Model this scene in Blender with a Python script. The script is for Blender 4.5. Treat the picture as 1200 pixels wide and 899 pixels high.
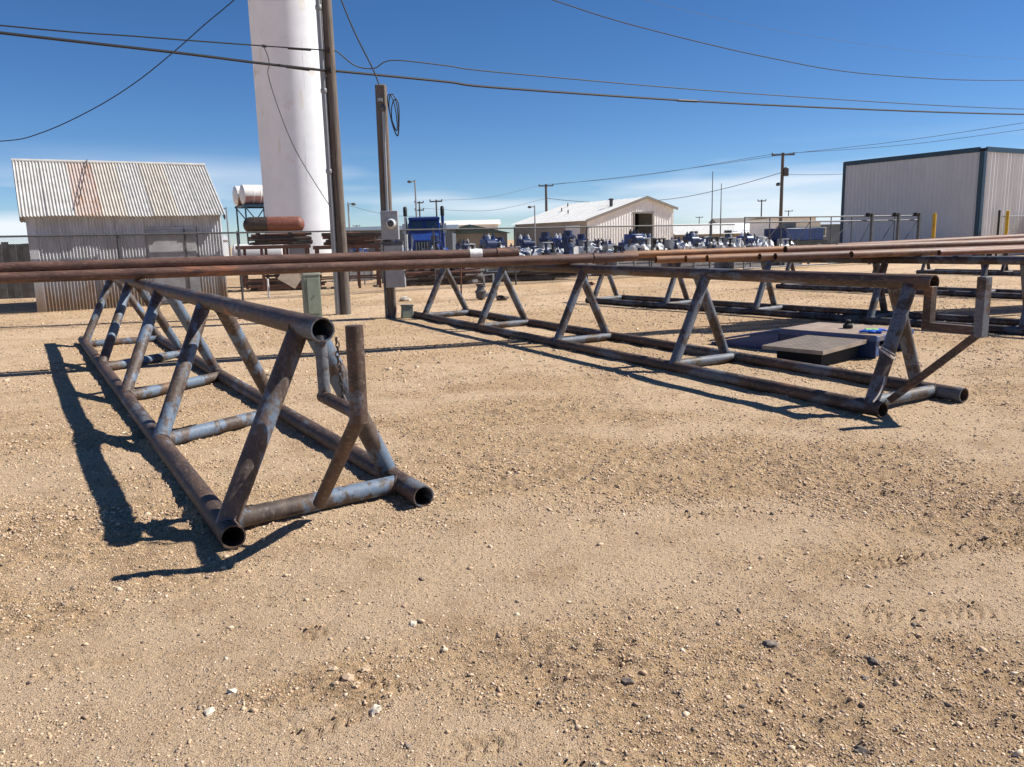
import bpy, bmesh, math, random
import numpy as np
from mathutils import Vector, Matrix, noise as mnoise

for o in list(bpy.data.objects):
    bpy.data.objects.remove(o, do_unlink=True)
scene = bpy.context.scene
COL = scene.collection
R = math.radians
rnd = random.Random(11)

# ------------------------------------------------------------------ camera
cam_d = bpy.data.cameras.new('camera')
cam = bpy.data.objects.new('camera', cam_d)
COL.objects.link(cam)
cam_d.sensor_fit = 'HORIZONTAL'
cam_d.sensor_width = 36.0
cam_d.lens = 36.0 * 930 / 1200
cam_d.clip_start = 0.05
cam_d.clip_end = 8000
PITCH, ROLL, CAMH = 0.1792, -0.0253, 1.5
cam.matrix_world = (Matrix.Translation((0, 0, CAMH)) @ Matrix.Rotation(math.pi / 2 - PITCH, 4, 'X')
                    @ Matrix.Rotation(ROLL, 4, 'Z'))
scene.camera = cam

# ------------------------------------------------------------------ sky, sun, exposure
SUN_EL, SUN_AZ = R(44.8), R(80.0)          # azimuth clockwise from +Y
world = bpy.data.worlds.new('World')
scene.world = world
world.use_nodes = True
wt = world.node_tree
wt.nodes.clear()
w_out = wt.nodes.new('ShaderNodeOutputWorld')
w_bg = wt.nodes.new('ShaderNodeBackground')
sky = wt.nodes.new('ShaderNodeTexSky')
sky.sky_type = 'NISHITA'
sky.sun_disc = False
sky.sun_elevation = SUN_EL
sky.sun_rotation = SUN_AZ
sky.altitude = 3000
sky.air_density = 1.0
sky.dust_density = 0.2
sky.ozone_density = 4.5
w_bg.inputs['Strength'].default_value = 0.071
# thin cirrus band low over the whole horizon
tc = wt.nodes.new('ShaderNodeTexCoord')
sep = wt.nodes.new('ShaderNodeSeparateXYZ')
wt.links.new(tc.outputs['Generated'], sep.inputs[0])
mapn = wt.nodes.new('ShaderNodeMapping')
mapn.inputs['Scale'].default_value = (1.6, 1.6, 13.0)
wt.links.new(tc.outputs['Generated'], mapn.inputs['Vector'])
mapn.inputs['Location'].default_value = (8.8, 4.5, 3.85)
nz = wt.nodes.new('ShaderNodeTexNoise')
nz.inputs['Scale'].default_value = 1.7
nz.inputs['Detail'].default_value = 4
nz.inputs['Roughness'].default_value = 0.45
wt.links.new(mapn.outputs[0], nz.inputs['Vector'])
cr = wt.nodes.new('ShaderNodeMapRange')
cr.inputs[1].default_value = 0.44
cr.inputs[2].default_value = 0.68
wt.links.new(nz.outputs['Fac'], cr.inputs[0])
band = wt.nodes.new('ShaderNodeMapRange')
band.interpolation_type = 'SMOOTHSTEP'
band.inputs[1].default_value = 0.12
band.inputs[2].default_value = 0.045
wt.links.new(sep.outputs['Z'], band.inputs[0])
mul = wt.nodes.new('ShaderNodeMath'); mul.operation = 'MULTIPLY'
wt.links.new(cr.outputs[0], mul.inputs[0]); wt.links.new(band.outputs[0], mul.inputs[1])
mul2 = wt.nodes.new('ShaderNodeMath'); mul2.operation = 'MULTIPLY'
mul2.inputs[1].default_value = 1.0
wt.links.new(mul.outputs[0], mul2.inputs[0])
mixw = wt.nodes.new('ShaderNodeMix'); mixw.data_type = 'RGBA'
mixw.inputs['B'].default_value = (8.2, 8.8, 9.6, 1)
wt.links.new(mul2.outputs[0], mixw.inputs['Factor'])
hs = wt.nodes.new('ShaderNodeHueSaturation')
hs.inputs['Hue'].default_value = 0.504
hs.inputs['Saturation'].default_value = 1.19
wt.links.new(sky.outputs[0], hs.inputs['Color'])
wt.links.new(hs.outputs[0], mixw.inputs['A'])
wt.links.new(mixw.outputs['Result'], w_bg.inputs['Color'])
wt.links.new(w_bg.outputs[0], w_out.inputs[0])

sun_d = bpy.data.lights.new('sun', 'SUN')
sun_d.energy = 5.0
sun_d.angle = R(0.53)
sun_d.color = (1.0, 0.95, 0.87)
sun = bpy.data.objects.new('sun', sun_d)
COL.objects.link(sun)
sv = Vector((math.sin(SUN_AZ) * math.cos(SUN_EL), math.cos(SUN_AZ) * math.cos(SUN_EL), math.sin(SUN_EL)))
sun.rotation_euler = sv.to_track_quat('Z', 'Y').to_euler()
sun.location = (20, 5, 30)

scene.view_settings.view_transform = 'Standard'
scene.view_settings.look = 'None'
scene.view_settings.exposure = 0.62
scene.view_settings.gamma = 1.0
scene.view_settings.use_curve_mapping = False

# ------------------------------------------------------------------ materials
def new_mat(name):
    m = bpy.data.materials.new(name)
    m.use_nodes = True
    nt = m.node_tree
    b = nt.nodes['Principled BSDF']
    return m, nt, b

def N(nt, t, **kw):
    n = nt.nodes.new(t)
    for k, v in kw.items():
        setattr(n, k, v)
    return n

def coords(nt, scale=(1, 1, 1), rand=True):
    """object coordinates, shifted per object so that copies differ"""
    tc = N(nt, 'ShaderNodeTexCoord')
    mp = N(nt, 'ShaderNodeMapping')
    mp.inputs['Scale'].default_value = scale
    nt.links.new(tc.outputs['Object'], mp.inputs['Vector'])
    if rand:
        oi = N(nt, 'ShaderNodeObjectInfo')
        mu = N(nt, 'ShaderNodeMath', operation='MULTIPLY')
        mu.inputs[1].default_value = 37.0
        nt.links.new(oi.outputs['Random'], mu.inputs[0])
        nt.links.new(mu.outputs[0], mp.inputs['Location'])
    return mp.outputs[0]

def noise(nt, vec, scale, detail=5, rough=0.6):
    n = N(nt, 'ShaderNodeTexNoise')
    n.inputs['Scale'].default_value = scale
    n.inputs['Detail'].default_value = detail
    n.inputs['Roughness'].default_value = rough
    nt.links.new(vec, n.inputs['Vector'])
    return n.outputs['Fac']

def ramp(nt, fac, lo, hi, smooth=True):
    n = N(nt, 'ShaderNodeMapRange')
    if smooth:
        n.interpolation_type = 'SMOOTHSTEP'
    n.inputs[1].default_value = lo
    n.inputs[2].default_value = hi
    nt.links.new(fac, n.inputs[0])
    return n.outputs[0]

def mix(nt, fac, a, b):
    n = N(nt, 'ShaderNodeMix', data_type='RGBA')
    if isinstance(fac, float):
        n.inputs['Factor'].default_value = fac
    else:
        nt.links.new(fac, n.inputs['Factor'])
    for key, v in (('A', a), ('B', b)):
        if isinstance(v, tuple):
            n.inputs[key].default_value = (*v, 1)
        else:
            nt.links.new(v, n.inputs[key])
    return n.outputs['Result']

def bump(nt, b, h, strength, dist=0.01):
    n = N(nt, 'ShaderNodeBump')
    n.inputs['Strength'].default_value = strength
    n.inputs['Distance'].default_value = dist
    nt.links.new(h, n.inputs['Height'])
    nt.links.new(n.outputs[0], b.inputs['Normal'])

def simple(name, c, rough=0.6, metal=0.0, var=0.25, scale=6.0, dirt=None, dirt_amt=0.5, bmp=0.15, spec=0.4):
    m, nt, b = new_mat(name)
    v = coords(nt)
    f = noise(nt, v, scale, 6)
    c2 = tuple(x * (1 - var) for x in c)
    c1 = tuple(min(1, x * (1 + var * 0.4)) for x in c)
    col = mix(nt, ramp(nt, f, 0.3, 0.7), c1, c2)
    if dirt:
        g = noise(nt, v, scale * 0.45, 7, 0.7)
        col = mix(nt, ramp(nt, g, 0.62 - dirt_amt * 0.25, 0.72), col, dirt)
    nt.links.new(col, b.inputs['Base Color'])
    b.inputs['Roughness'].default_value = rough
    b.inputs['Metallic'].default_value = metal
    b.inputs['Specular IOR Level'].default_value = spec
    if bmp:
        bump(nt, b, noise(nt, v, scale * 7, 4), bmp, 0.004)
    return m

def steel(name, paint, paint_amt, rust=(0.105, 0.058, 0.036), dark=(0.045, 0.028, 0.022), dust=(0.23, 0.175, 0.135), rough=0.55, orange=(0.24, 0.105, 0.04), orange_amt=0.12, stretch=(1, 1, 1), bmp=0.3, pscale=3.0):
    """rusted pipe with what is left of its paint"""
    m, nt, b = new_mat(name)
    v = coords(nt, stretch)
    big = noise(nt, v, pscale, 5, 0.62)
    mid = noise(nt, v, 8.5, 7, 0.68)
    fine = noise(nt, v, 55, 5, 0.7)
    col = mix(nt, ramp(nt, mid, 0.36, 0.66), dark, rust)
    col = mix(nt, ramp(nt, fine, 0.5, 0.75), col, dust)
    g2 = noise(nt, v, 4.1, 6, 0.65)
    col = mix(nt, ramp(nt, g2, 0.72 - orange_amt, 0.80 - orange_amt * 0.6), col, orange)
    if paint_amt > 0:
        # paint survives in big patches with a ragged rim
        s = N(nt, 'ShaderNodeMath', operation='MULTIPLY_ADD')
        s.inputs[1].default_value = 0.55
        nt.links.new(mid, s.inputs[0]); nt.links.new(big, s.inputs[2])
        pm = ramp(nt, s.outputs[0], 0.92 - paint_amt * 0.32, 0.99 - paint_amt * 0.32)
        fade = mix(nt, ramp(nt, fine, 0.35, 0.7), paint, tuple(0.6 * x + 0.10 for x in paint))
        chips = ramp(nt, noise(nt, v, 26, 6, 0.72), 0.58, 0.64)
        pm2 = N(nt, 'ShaderNodeMath', operation='SUBTRACT', use_clamp=True)
        nt.links.new(pm, pm2.inputs[0]); nt.links.new(chips, pm2.inputs[1])
        col = mix(nt, pm2.outputs[0], col, fade)
    nt.links.new(col, b.inputs['Base Color'])
    rr = N(nt, 'ShaderNodeMapRange')
    rr.inputs[3].default_value = rough - 0.12
    rr.inputs[4].default_value = rough + 0.25
    nt.links.new(mid, rr.inputs[0])
    nt.links.new(rr.outputs[0], b.inputs['Roughness'])
    b.inputs['Specular IOR Level'].default_value = 0.45
    bump(nt, b, mid, bmp, 0.003)
    return m

MAT = {}
MAT['rack_blue'] = steel('rack_blue_paint', (0.095, 0.145, 0.215), 0.50, rust=(0.118, 0.082, 0.064), dark=(0.055, 0.039, 0.032), dust=(0.20, 0.17, 0.145), orange=(0.22, 0.105, 0.05), orange_amt=0.12, pscale=4.2, stretch=(1, 1, 0.6))
MAT['rack_rail'] = steel('rack_rail', (0.09, 0.10, 0.12), 0.30, rust=(0.105, 0.062, 0.043), dark=(0.038, 0.025, 0.02), dust=(0.19, 0.145, 0.112), orange_amt=0.13, stretch=(1, 0.3, 1))
MAT['rack_grey'] = steel('rack_grey', (0.085, 0.105, 0.14), 0.62, rust=(0.095, 0.067, 0.052), dark=(0.046, 0.034, 0.028), dust=(0.17, 0.138, 0.115), orange_amt=0.08, pscale=4.0)
MAT['rack_dark'] = steel('rack_dark', (0.05, 0.055, 0.07), 0.5, rust=(0.06, 0.038, 0.03), dark=(0.028, 0.02, 0.018), dust=(0.12, 0.09, 0.075), orange_amt=0.04)
MAT['pipe_brown'] = steel('pipe_brown', (0, 0, 0), 0, rust=(0.15, 0.078, 0.055), dark=(0.078, 0.042, 0.033), dust=(0.25, 0.155, 0.118), orange=(0.30, 0.12, 0.06), stretch=(0.12, 1, 1), bmp=0.12)
MAT['pipe_orange'] = steel('pipe_orange', (0, 0, 0), 0, rust=(0.30, 0.145, 0.062), dark=(0.165, 0.07, 0.034), dust=(0.38, 0.23, 0.13), orange=(0.36, 0.165, 0.062), orange_amt=0.22, stretch=(0.12, 1, 1), bmp=0.12)
MAT['pipe_tan'] = steel('pipe_tan', (0, 0, 0), 0, rust=(0.24, 0.125, 0.075), dark=(0.13, 0.062, 0.038), dust=(0.34, 0.22, 0.15), orange=(0.36, 0.16, 0.075), stretch=(0.12, 1, 1), bmp=0.12)
MAT['pipe_red'] = steel('pipe_red', (0, 0, 0), 0, rust=(0.24, 0.10, 0.06), dark=(0.14, 0.055, 0.036), dust=(0.32, 0.19, 0.135), orange=(0.42, 0.14, 0.06), stretch=(0.12, 1, 1), bmp=0.12)
MAT['scrap_rust'] = steel('scrap_rust', (0, 0, 0), 0, rust=(0.14, 0.05, 0.028), dark=(0.06, 0.025, 0.017), dust=(0.2, 0.1, 0.06))
MAT['scrap_dark'] = steel('scrap_dark', (0, 0, 0), 0, rust=(0.06, 0.04, 0.03), dark=(0.022, 0.017, 0.015), dust=(0.11, 0.085, 0.065))
MAT['tank_rust'] = steel('tank_rust', (0, 0, 0), 0, rust=(0.21, 0.07, 0.042), dark=(0.13, 0.045, 0.03), dust=(0.25, 0.11, 0.075), orange=(0.26, 0.09, 0.045), bmp=0.1)
MAT['white_paint'] = simple('white_paint', (0.80, 0.825, 0.85), 0.8, spec=0.2, var=0.05, scale=1.2, dirt=(0.62, 0.58, 0.52), dirt_amt=0.1, bmp=0.03)
MAT['white_part'] = simple('white_part', (0.78, 0.78, 0.76), 0.5, var=0.12, scale=4, dirt=(0.35, 0.3, 0.26), dirt_amt=0.35)
MAT['white_wrap'] = simple('white_wrap', (0.66, 0.68, 0.70), 0.4, var=0.1, scale=5, dirt=(0.5, 0.48, 0.45), dirt_amt=0.2)
MAT['tank_reddish'] = simple('tank_reddish', (0.42, 0.24, 0.22), 0.5, var=0.2, scale=4)
MAT['roof_white'] = simple('roof_white', (0.78, 0.77, 0.73), 0.5, var=0.06, scale=0.6, dirt=(0.5, 0.44, 0.36), dirt_amt=0.1)
MAT['wall_cream'] = simple('wall_cream', (0.86, 0.86, 0.84), 0.6, var=0.08, scale=0.8)
MAT['wall_tan'] = simple('wall_tan', (0.36, 0.31, 0.25), 0.7, var=0.15, scale=0.8)
MAT['trim_tan'] = simple('trim_tan', (0.22, 0.20, 0.18), 0.6, var=0.1)
MAT['roof_green'] = simple('roof_green', (0.10, 0.15, 0.12), 0.6, var=0.2, scale=1)
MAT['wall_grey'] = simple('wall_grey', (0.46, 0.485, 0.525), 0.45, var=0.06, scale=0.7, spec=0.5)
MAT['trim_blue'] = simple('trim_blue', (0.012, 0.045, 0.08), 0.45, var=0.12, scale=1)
MAT['wall_sunlit'] = simple('wall_sunlit', (0.66, 0.67, 0.68), 0.4, var=0.06, scale=0.7, spec=0.5)  # lighter copy of the building's grey, sunlight on the right face put into colour
MAT['wall_slate'] = simple('wall_slate', (0.13, 0.16, 0.19), 0.6, var=0.15, scale=1)
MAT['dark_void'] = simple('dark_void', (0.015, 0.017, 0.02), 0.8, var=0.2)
MAT['glass'] = simple('window_glass', (0.05, 0.07, 0.09), 0.08, var=0.1, bmp=0, spec=0.8)
MAT['truck_blue'] = simple('truck_blue', (0.012, 0.05, 0.24), 0.35, var=0.25, scale=3, spec=0.5)
MAT['navy'] = simple('navy_paint', (0.014, 0.036, 0.12), 0.4, var=0.35, scale=3)
MAT['blue_bright'] = simple('blue_bright', (0.02, 0.13, 0.42), 0.4, var=0.2, scale=3)
MAT['black'] = simple('black_rubber', (0.018, 0.018, 0.018), 0.7, var=0.3)
MAT['chrome'] = simple('dull_chrome', (0.5, 0.5, 0.5), 0.3, metal=0.9, var=0.2)
MAT['galv'] = simple('galvanised', (0.36, 0.37, 0.38), 0.45, metal=0.55, var=0.2, scale=9)
MAT['galv_dark'] = simple('galvanised_dark', (0.10, 0.105, 0.11), 0.5, metal=0.4, var=0.25, scale=9)
MAT['wire_fence'] = simple('fence_wire', (0.06, 0.06, 0.06), 0.5, metal=0.4, var=0.2, scale=9, bmp=0)
MAT['box_grey'] = simple('meter_grey', (0.33, 0.345, 0.36), 0.45, metal=0.1, var=0.12, scale=7, dirt=(0.2, 0.19, 0.17), dirt_amt=0.15)
MAT['ped_green'] = simple('pedestal_green', (0.235, 0.27, 0.215), 0.55, var=0.12, scale=5, dirt=(0.17, 0.18, 0.14), dirt_amt=0.3)
MAT['ped_lid'] = simple('pedestal_lid', (0.33, 0.37, 0.31), 0.5, var=0.1, scale=5)
MAT['conduit'] = simple('conduit_grey', (0.30, 0.31, 0.32), 0.45, metal=0.3, var=0.1, scale=4)
MAT['cable'] = simple('cable_black', (0.022, 0.023, 0.026), 0.6, var=0.2, bmp=0)
MAT['cable_grey'] = simple('cable_grey', (0.10, 0.11, 0.12), 0.6, var=0.2, bmp=0)
MAT['rope'] = simple('rope_white', (0.58, 0.53, 0.47), 0.85, var=0.3, scale=40)
MAT['yellow'] = simple('bollard_yellow', (0.56, 0.34, 0.02), 0.5, var=0.2, scale=5, dirt=(0.3, 0.2, 0.05), dirt_amt=0.2)
MAT['scale_top'] = simple('scale_top', (0.33, 0.25, 0.195), 0.6, var=0.25, scale=5, dirt=(0.36, 0.29, 0.23), dirt_amt=0.5)
MAT['scale_blue'] = simple('scale_blue', (0.05, 0.09, 0.22), 0.4, var=0.25, scale=4, dirt=(0.16, 0.14, 0.14), dirt_amt=0.2)
MAT['tread'] = simple('tread_plate', (0.34, 0.28, 0.225), 0.5, metal=0.2, var=0.25, scale=7)
MAT['glove_blue'] = simple('glove_blue', (0.01, 0.10, 0.55), 0.6, var=0.2, scale=20)
MAT['glove_green'] = simple('glove_green', (0.25, 0.55, 0.12), 0.6, var=0.2, scale=20)
MAT['red'] = simple('lamp_red', (0.3, 0.03, 0.02), 0.5)
MAT['paint_band'] = simple('paint_band', (0.8, 0.79, 0.74), 0.6, var=0.15, scale=15, dirt=(0.45, 0.3, 0.2), dirt_amt=0.2)
MAT['meter_glass'] = simple('meter_glass', (0.55, 0.56, 0.56), 0.12, var=0.1, bmp=0, spec=0.8)
MAT['board_grey'] = simple('board_grey', (0.13, 0.13, 0.125), 0.8, var=0.35, scale=5)
MAT['plywood'] = simple('plywood', (0.36, 0.29, 0.23), 0.8, var=0.3, scale=4)
MAT['crate'] = simple('crate_grey', (0.24, 0.245, 0.26), 0.6, var=0.25, scale=4, dirt=(0.2, 0.19, 0.18), dirt_amt=0.3)
MAT['slab'] = simple('concrete', (0.40, 0.36, 0.31), 0.85, var=0.2, scale=6)

MAT['tower_stain'] = simple('tower_stain', (0.77, 0.76, 0.72), 0.6, var=0.06, scale=3)
def wood_mat():
    m, nt, b = new_mat('pole_wood')
    v = coords(nt, (14, 14, 0.8))
    f = noise(nt, v, 2.2, 7, 0.7)
    g = noise(nt, coords(nt, (1, 1, 0.3)), 3, 4)
    col = mix(nt, ramp(nt, f, 0.32, 0.66), (0.065, 0.050, 0.041), (0.18, 0.145, 0.118))
    col = mix(nt, ramp(nt, g, 0.4, 0.75), col, (0.125, 0.12, 0.115))
    nt.links.new(col, b.inputs['Base Color'])
    b.inputs['Roughness'].default_value = 0.85
    bump(nt, b, f, 0.6, 0.01)
    return m
MAT['wood'] = wood_mat()

def sheet_mat(name, base, rust_amt, low_dirt=False):
    """weathered corrugated sheet; rust streaks run down the sheet"""
    m, nt, b = new_mat(name)
    v = coords(nt, (1, 1, 0.35))
    f = noise(nt, v, 5, 6, 0.65)
    g = noise(nt, v, 2.1, 6, 0.7)
    col = mix(nt, ramp(nt, f, 0.3, 0.75), base, tuple(x * 0.72 for x in base))
    rust = mix(nt, ramp(nt, f, 0.35, 0.65), (0.25, 0.11, 0.06), (0.42, 0.27, 0.18))
    col = mix(nt, ramp(nt, g, 0.70 - rust_amt, 0.92 - rust_amt), col, rust)
    if low_dirt:
        tcn = N(nt, 'ShaderNodeTexCoord'); sp = N(nt, 'ShaderNodeSeparateXYZ')
        nt.links.new(tcn.outputs['Object'], sp.inputs[0])
        ad = N(nt, 'ShaderNodeMath', operation='MULTIPLY_ADD'); ad.inputs[1].default_value = 1.5
        nt.links.new(f, ad.inputs[0]); nt.links.new(sp.outputs['Z'], ad.inputs[2])
        col = mix(nt, ramp(nt, ad.outputs[0], 1.75, 0.75), col, (0.33, 0.22, 0.13))
    nt.links.new(col, b.inputs['Base Color'])
    b.inputs['Roughness'].default_value = 0.6
    b.inputs['Metallic'].default_value = 0.1
    return m
MAT['shed_wall'] = sheet_mat('shed_wall_sheet', (0.56, 0.57, 0.60), 0.02, True)
MAT['shed_roof'] = sheet_mat('shed_roof_sheet', (0.52, 0.505, 0.48), 0.06)
MAT['shed_roof_spot'] = sheet_mat('shed_roof_spotted', (0.52, 0.48, 0.42), 0.13)
MAT['shed_roof_rust'] = sheet_mat('shed_roof_rust', (0.50, 0.41, 0.36), 0.22)
MAT['shed_door'] = simple('shed_door', (0.40, 0.40, 0.41), 0.7, var=0.25, scale=3, dirt=(0.33, 0.24, 0.17), dirt_amt=0.3)

def ground_mat():
    m, nt, b = new_mat('caliche_dirt')
    tcn = N(nt, 'ShaderNodeTexCoord')
    v = tcn.outputs['Object']
    big = noise(nt, v, 0.35, 6, 0.6)
    mid = noise(nt, v, 2.3, 6, 0.65)
    fine = noise(nt, v, 34, 6, 0.72)
    grain = noise(nt, v, 190, 3, 0.7)
    att = N(nt, 'ShaderNodeAttribute'); att.attribute_name = 'rough'
    rgh = att.outputs['Fac']
    col = mix(nt, ramp(nt, big, 0.35, 0.68), (0.60, 0.395, 0.212), (0.68, 0.465, 0.265))
    col = mix(nt, ramp(nt, rgh, 0.15, 1.0), (0.71, 0.51, 0.325), col)
    col = mix(nt, ramp(nt, mid, 0.45, 0.78), col, (0.46, 0.295, 0.158))
    dk = N(nt, 'ShaderNodeMath', operation='MULTIPLY_ADD'); dk.inputs[1].default_value = 0.07
    nt.links.new(rgh, dk.inputs[0]); nt.links.new(fine, dk.inputs[2])
    col = mix(nt, ramp(nt, dk.outputs[0], 0.57, 0.72), col, (0.24, 0.15, 0.09))
    col = mix(nt, ramp(nt, grain, 0.55, 0.66), col, (0.80, 0.64, 0.47))
    col = mix(nt, ramp(nt, grain, 0.46, 0.36), col, (0.16, 0.108, 0.075))
    # packed gravel chips between the loose stones
    vo = N(nt, 'ShaderNodeTexVoronoi')
    vo.inputs['Scale'].default_value = 62
    nt.links.new(v, vo.inputs['Vector'])
    chip = ramp(nt, vo.outputs['Distance'], 0.33, 0.20)
    sepc = N(nt, 'ShaderNodeSeparateColor')
    nt.links.new(vo.outputs['Color'], sepc.inputs[0])
    rsub = N(nt, 'ShaderNodeMath', operation='MULTIPLY_ADD'); rsub.inputs[1].default_value = 0.28
    nt.links.new(rgh, rsub.inputs[0]); nt.links.new(sepc.outputs[0], rsub.inputs[2])
    sel = ramp(nt, rsub.outputs[0], 0.74, 0.80)
    pick = N(nt, 'ShaderNodeMath', operation='MULTIPLY')
    nt.links.new(chip, pick.inputs[0]); nt.links.new(sel, pick.inputs[1])
    ccol = mix(nt, sepc.outputs[1], (0.21, 0.15, 0.11), (0.74, 0.60, 0.45))
    col = mix(nt, pick.outputs[0], col, ccol)
    nt.links.new(col, b.inputs['Base Color'])
    b.inputs['Roughness'].default_value = 0.95
    b.inputs['Specular IOR Level'].default_value = 0.15
    h = N(nt, 'ShaderNodeMath', operation='MULTIPLY_ADD'); h.inputs[1].default_value = 0.55
    nt.links.new(grain, h.inputs[0]); nt.links.new(fine, h.inputs[2])
    h2 = N(nt, 'ShaderNodeMath', operation='MULTIPLY_ADD'); h2.inputs[1].default_value = 0.5
    nt.links.new(pick.outputs[0], h2.inputs[0]); nt.links.new(h.outputs[0], h2.inputs[2])
    h3 = N(nt, 'ShaderNodeMath', operation='MULTIPLY_ADD'); h3.inputs[1].default_value = 1.6
    nt.links.new(mid, h3.inputs[0]); nt.links.new(h2.outputs[0], h3.inputs[2])
    bump(nt, b, h3.outputs[0], 1.0, 0.032)
    return m
MAT['ground'] = ground_mat()

def pebble_mat():
    m, nt, b = new_mat('pebbles')
    g = N(nt, 'ShaderNodeNewGeometry')
    cr_ = N(nt, 'ShaderNodeValToRGB')
    e = cr_.color_ramp.elements
    e[0].position = 0.0; e[0].color = (0.15, 0.115, 0.095, 1)
    e[1].position = 1.0; e[1].color = (0.74, 0.63, 0.49, 1)
    for p, c in ((0.2, (0.23, 0.19, 0.155, 1)), (0.28, (0.40, 0.28, 0.185, 1)), (0.55, (0.55, 0.39, 0.25, 1)), (0.82, (0.64, 0.49, 0.345, 1))):
        el = e.new(p); el.color = c
    nt.links.new(g.outputs['Random Per Island'], cr_.inputs[0])
    tcn = N(nt, 'ShaderNodeTexCoord')
    f = noise(nt, tcn.outputs['Object'], 120, 4)
    col = mix(nt, ramp(nt, f, 0.4, 0.8), cr_.outputs[0], (0.55, 0.39, 0.25))
    nt.links.new(col, b.inputs['Base Color'])
    b.inputs['Roughness'].default_value = 0.9
    b.inputs['Specular IOR Level'].default_value = 0.2
    return m
MAT['pebble'] = pebble_mat()
MAT['stone_dark'] = simple('stone_dark', (0.17, 0.14, 0.12), 0.9, var=0.35, scale=60, dirt=(0.42, 0.30, 0.19), dirt_amt=0.55)
MAT['stone_tan'] = simple('stone_tan', (0.52, 0.38, 0.25), 0.9, var=0.25, scale=40, dirt=(0.3, 0.21, 0.14), dirt_amt=0.3)
MAT['stone_white'] = simple('stone_white', (0.62, 0.54, 0.43), 0.85, var=0.25, scale=40)

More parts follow.
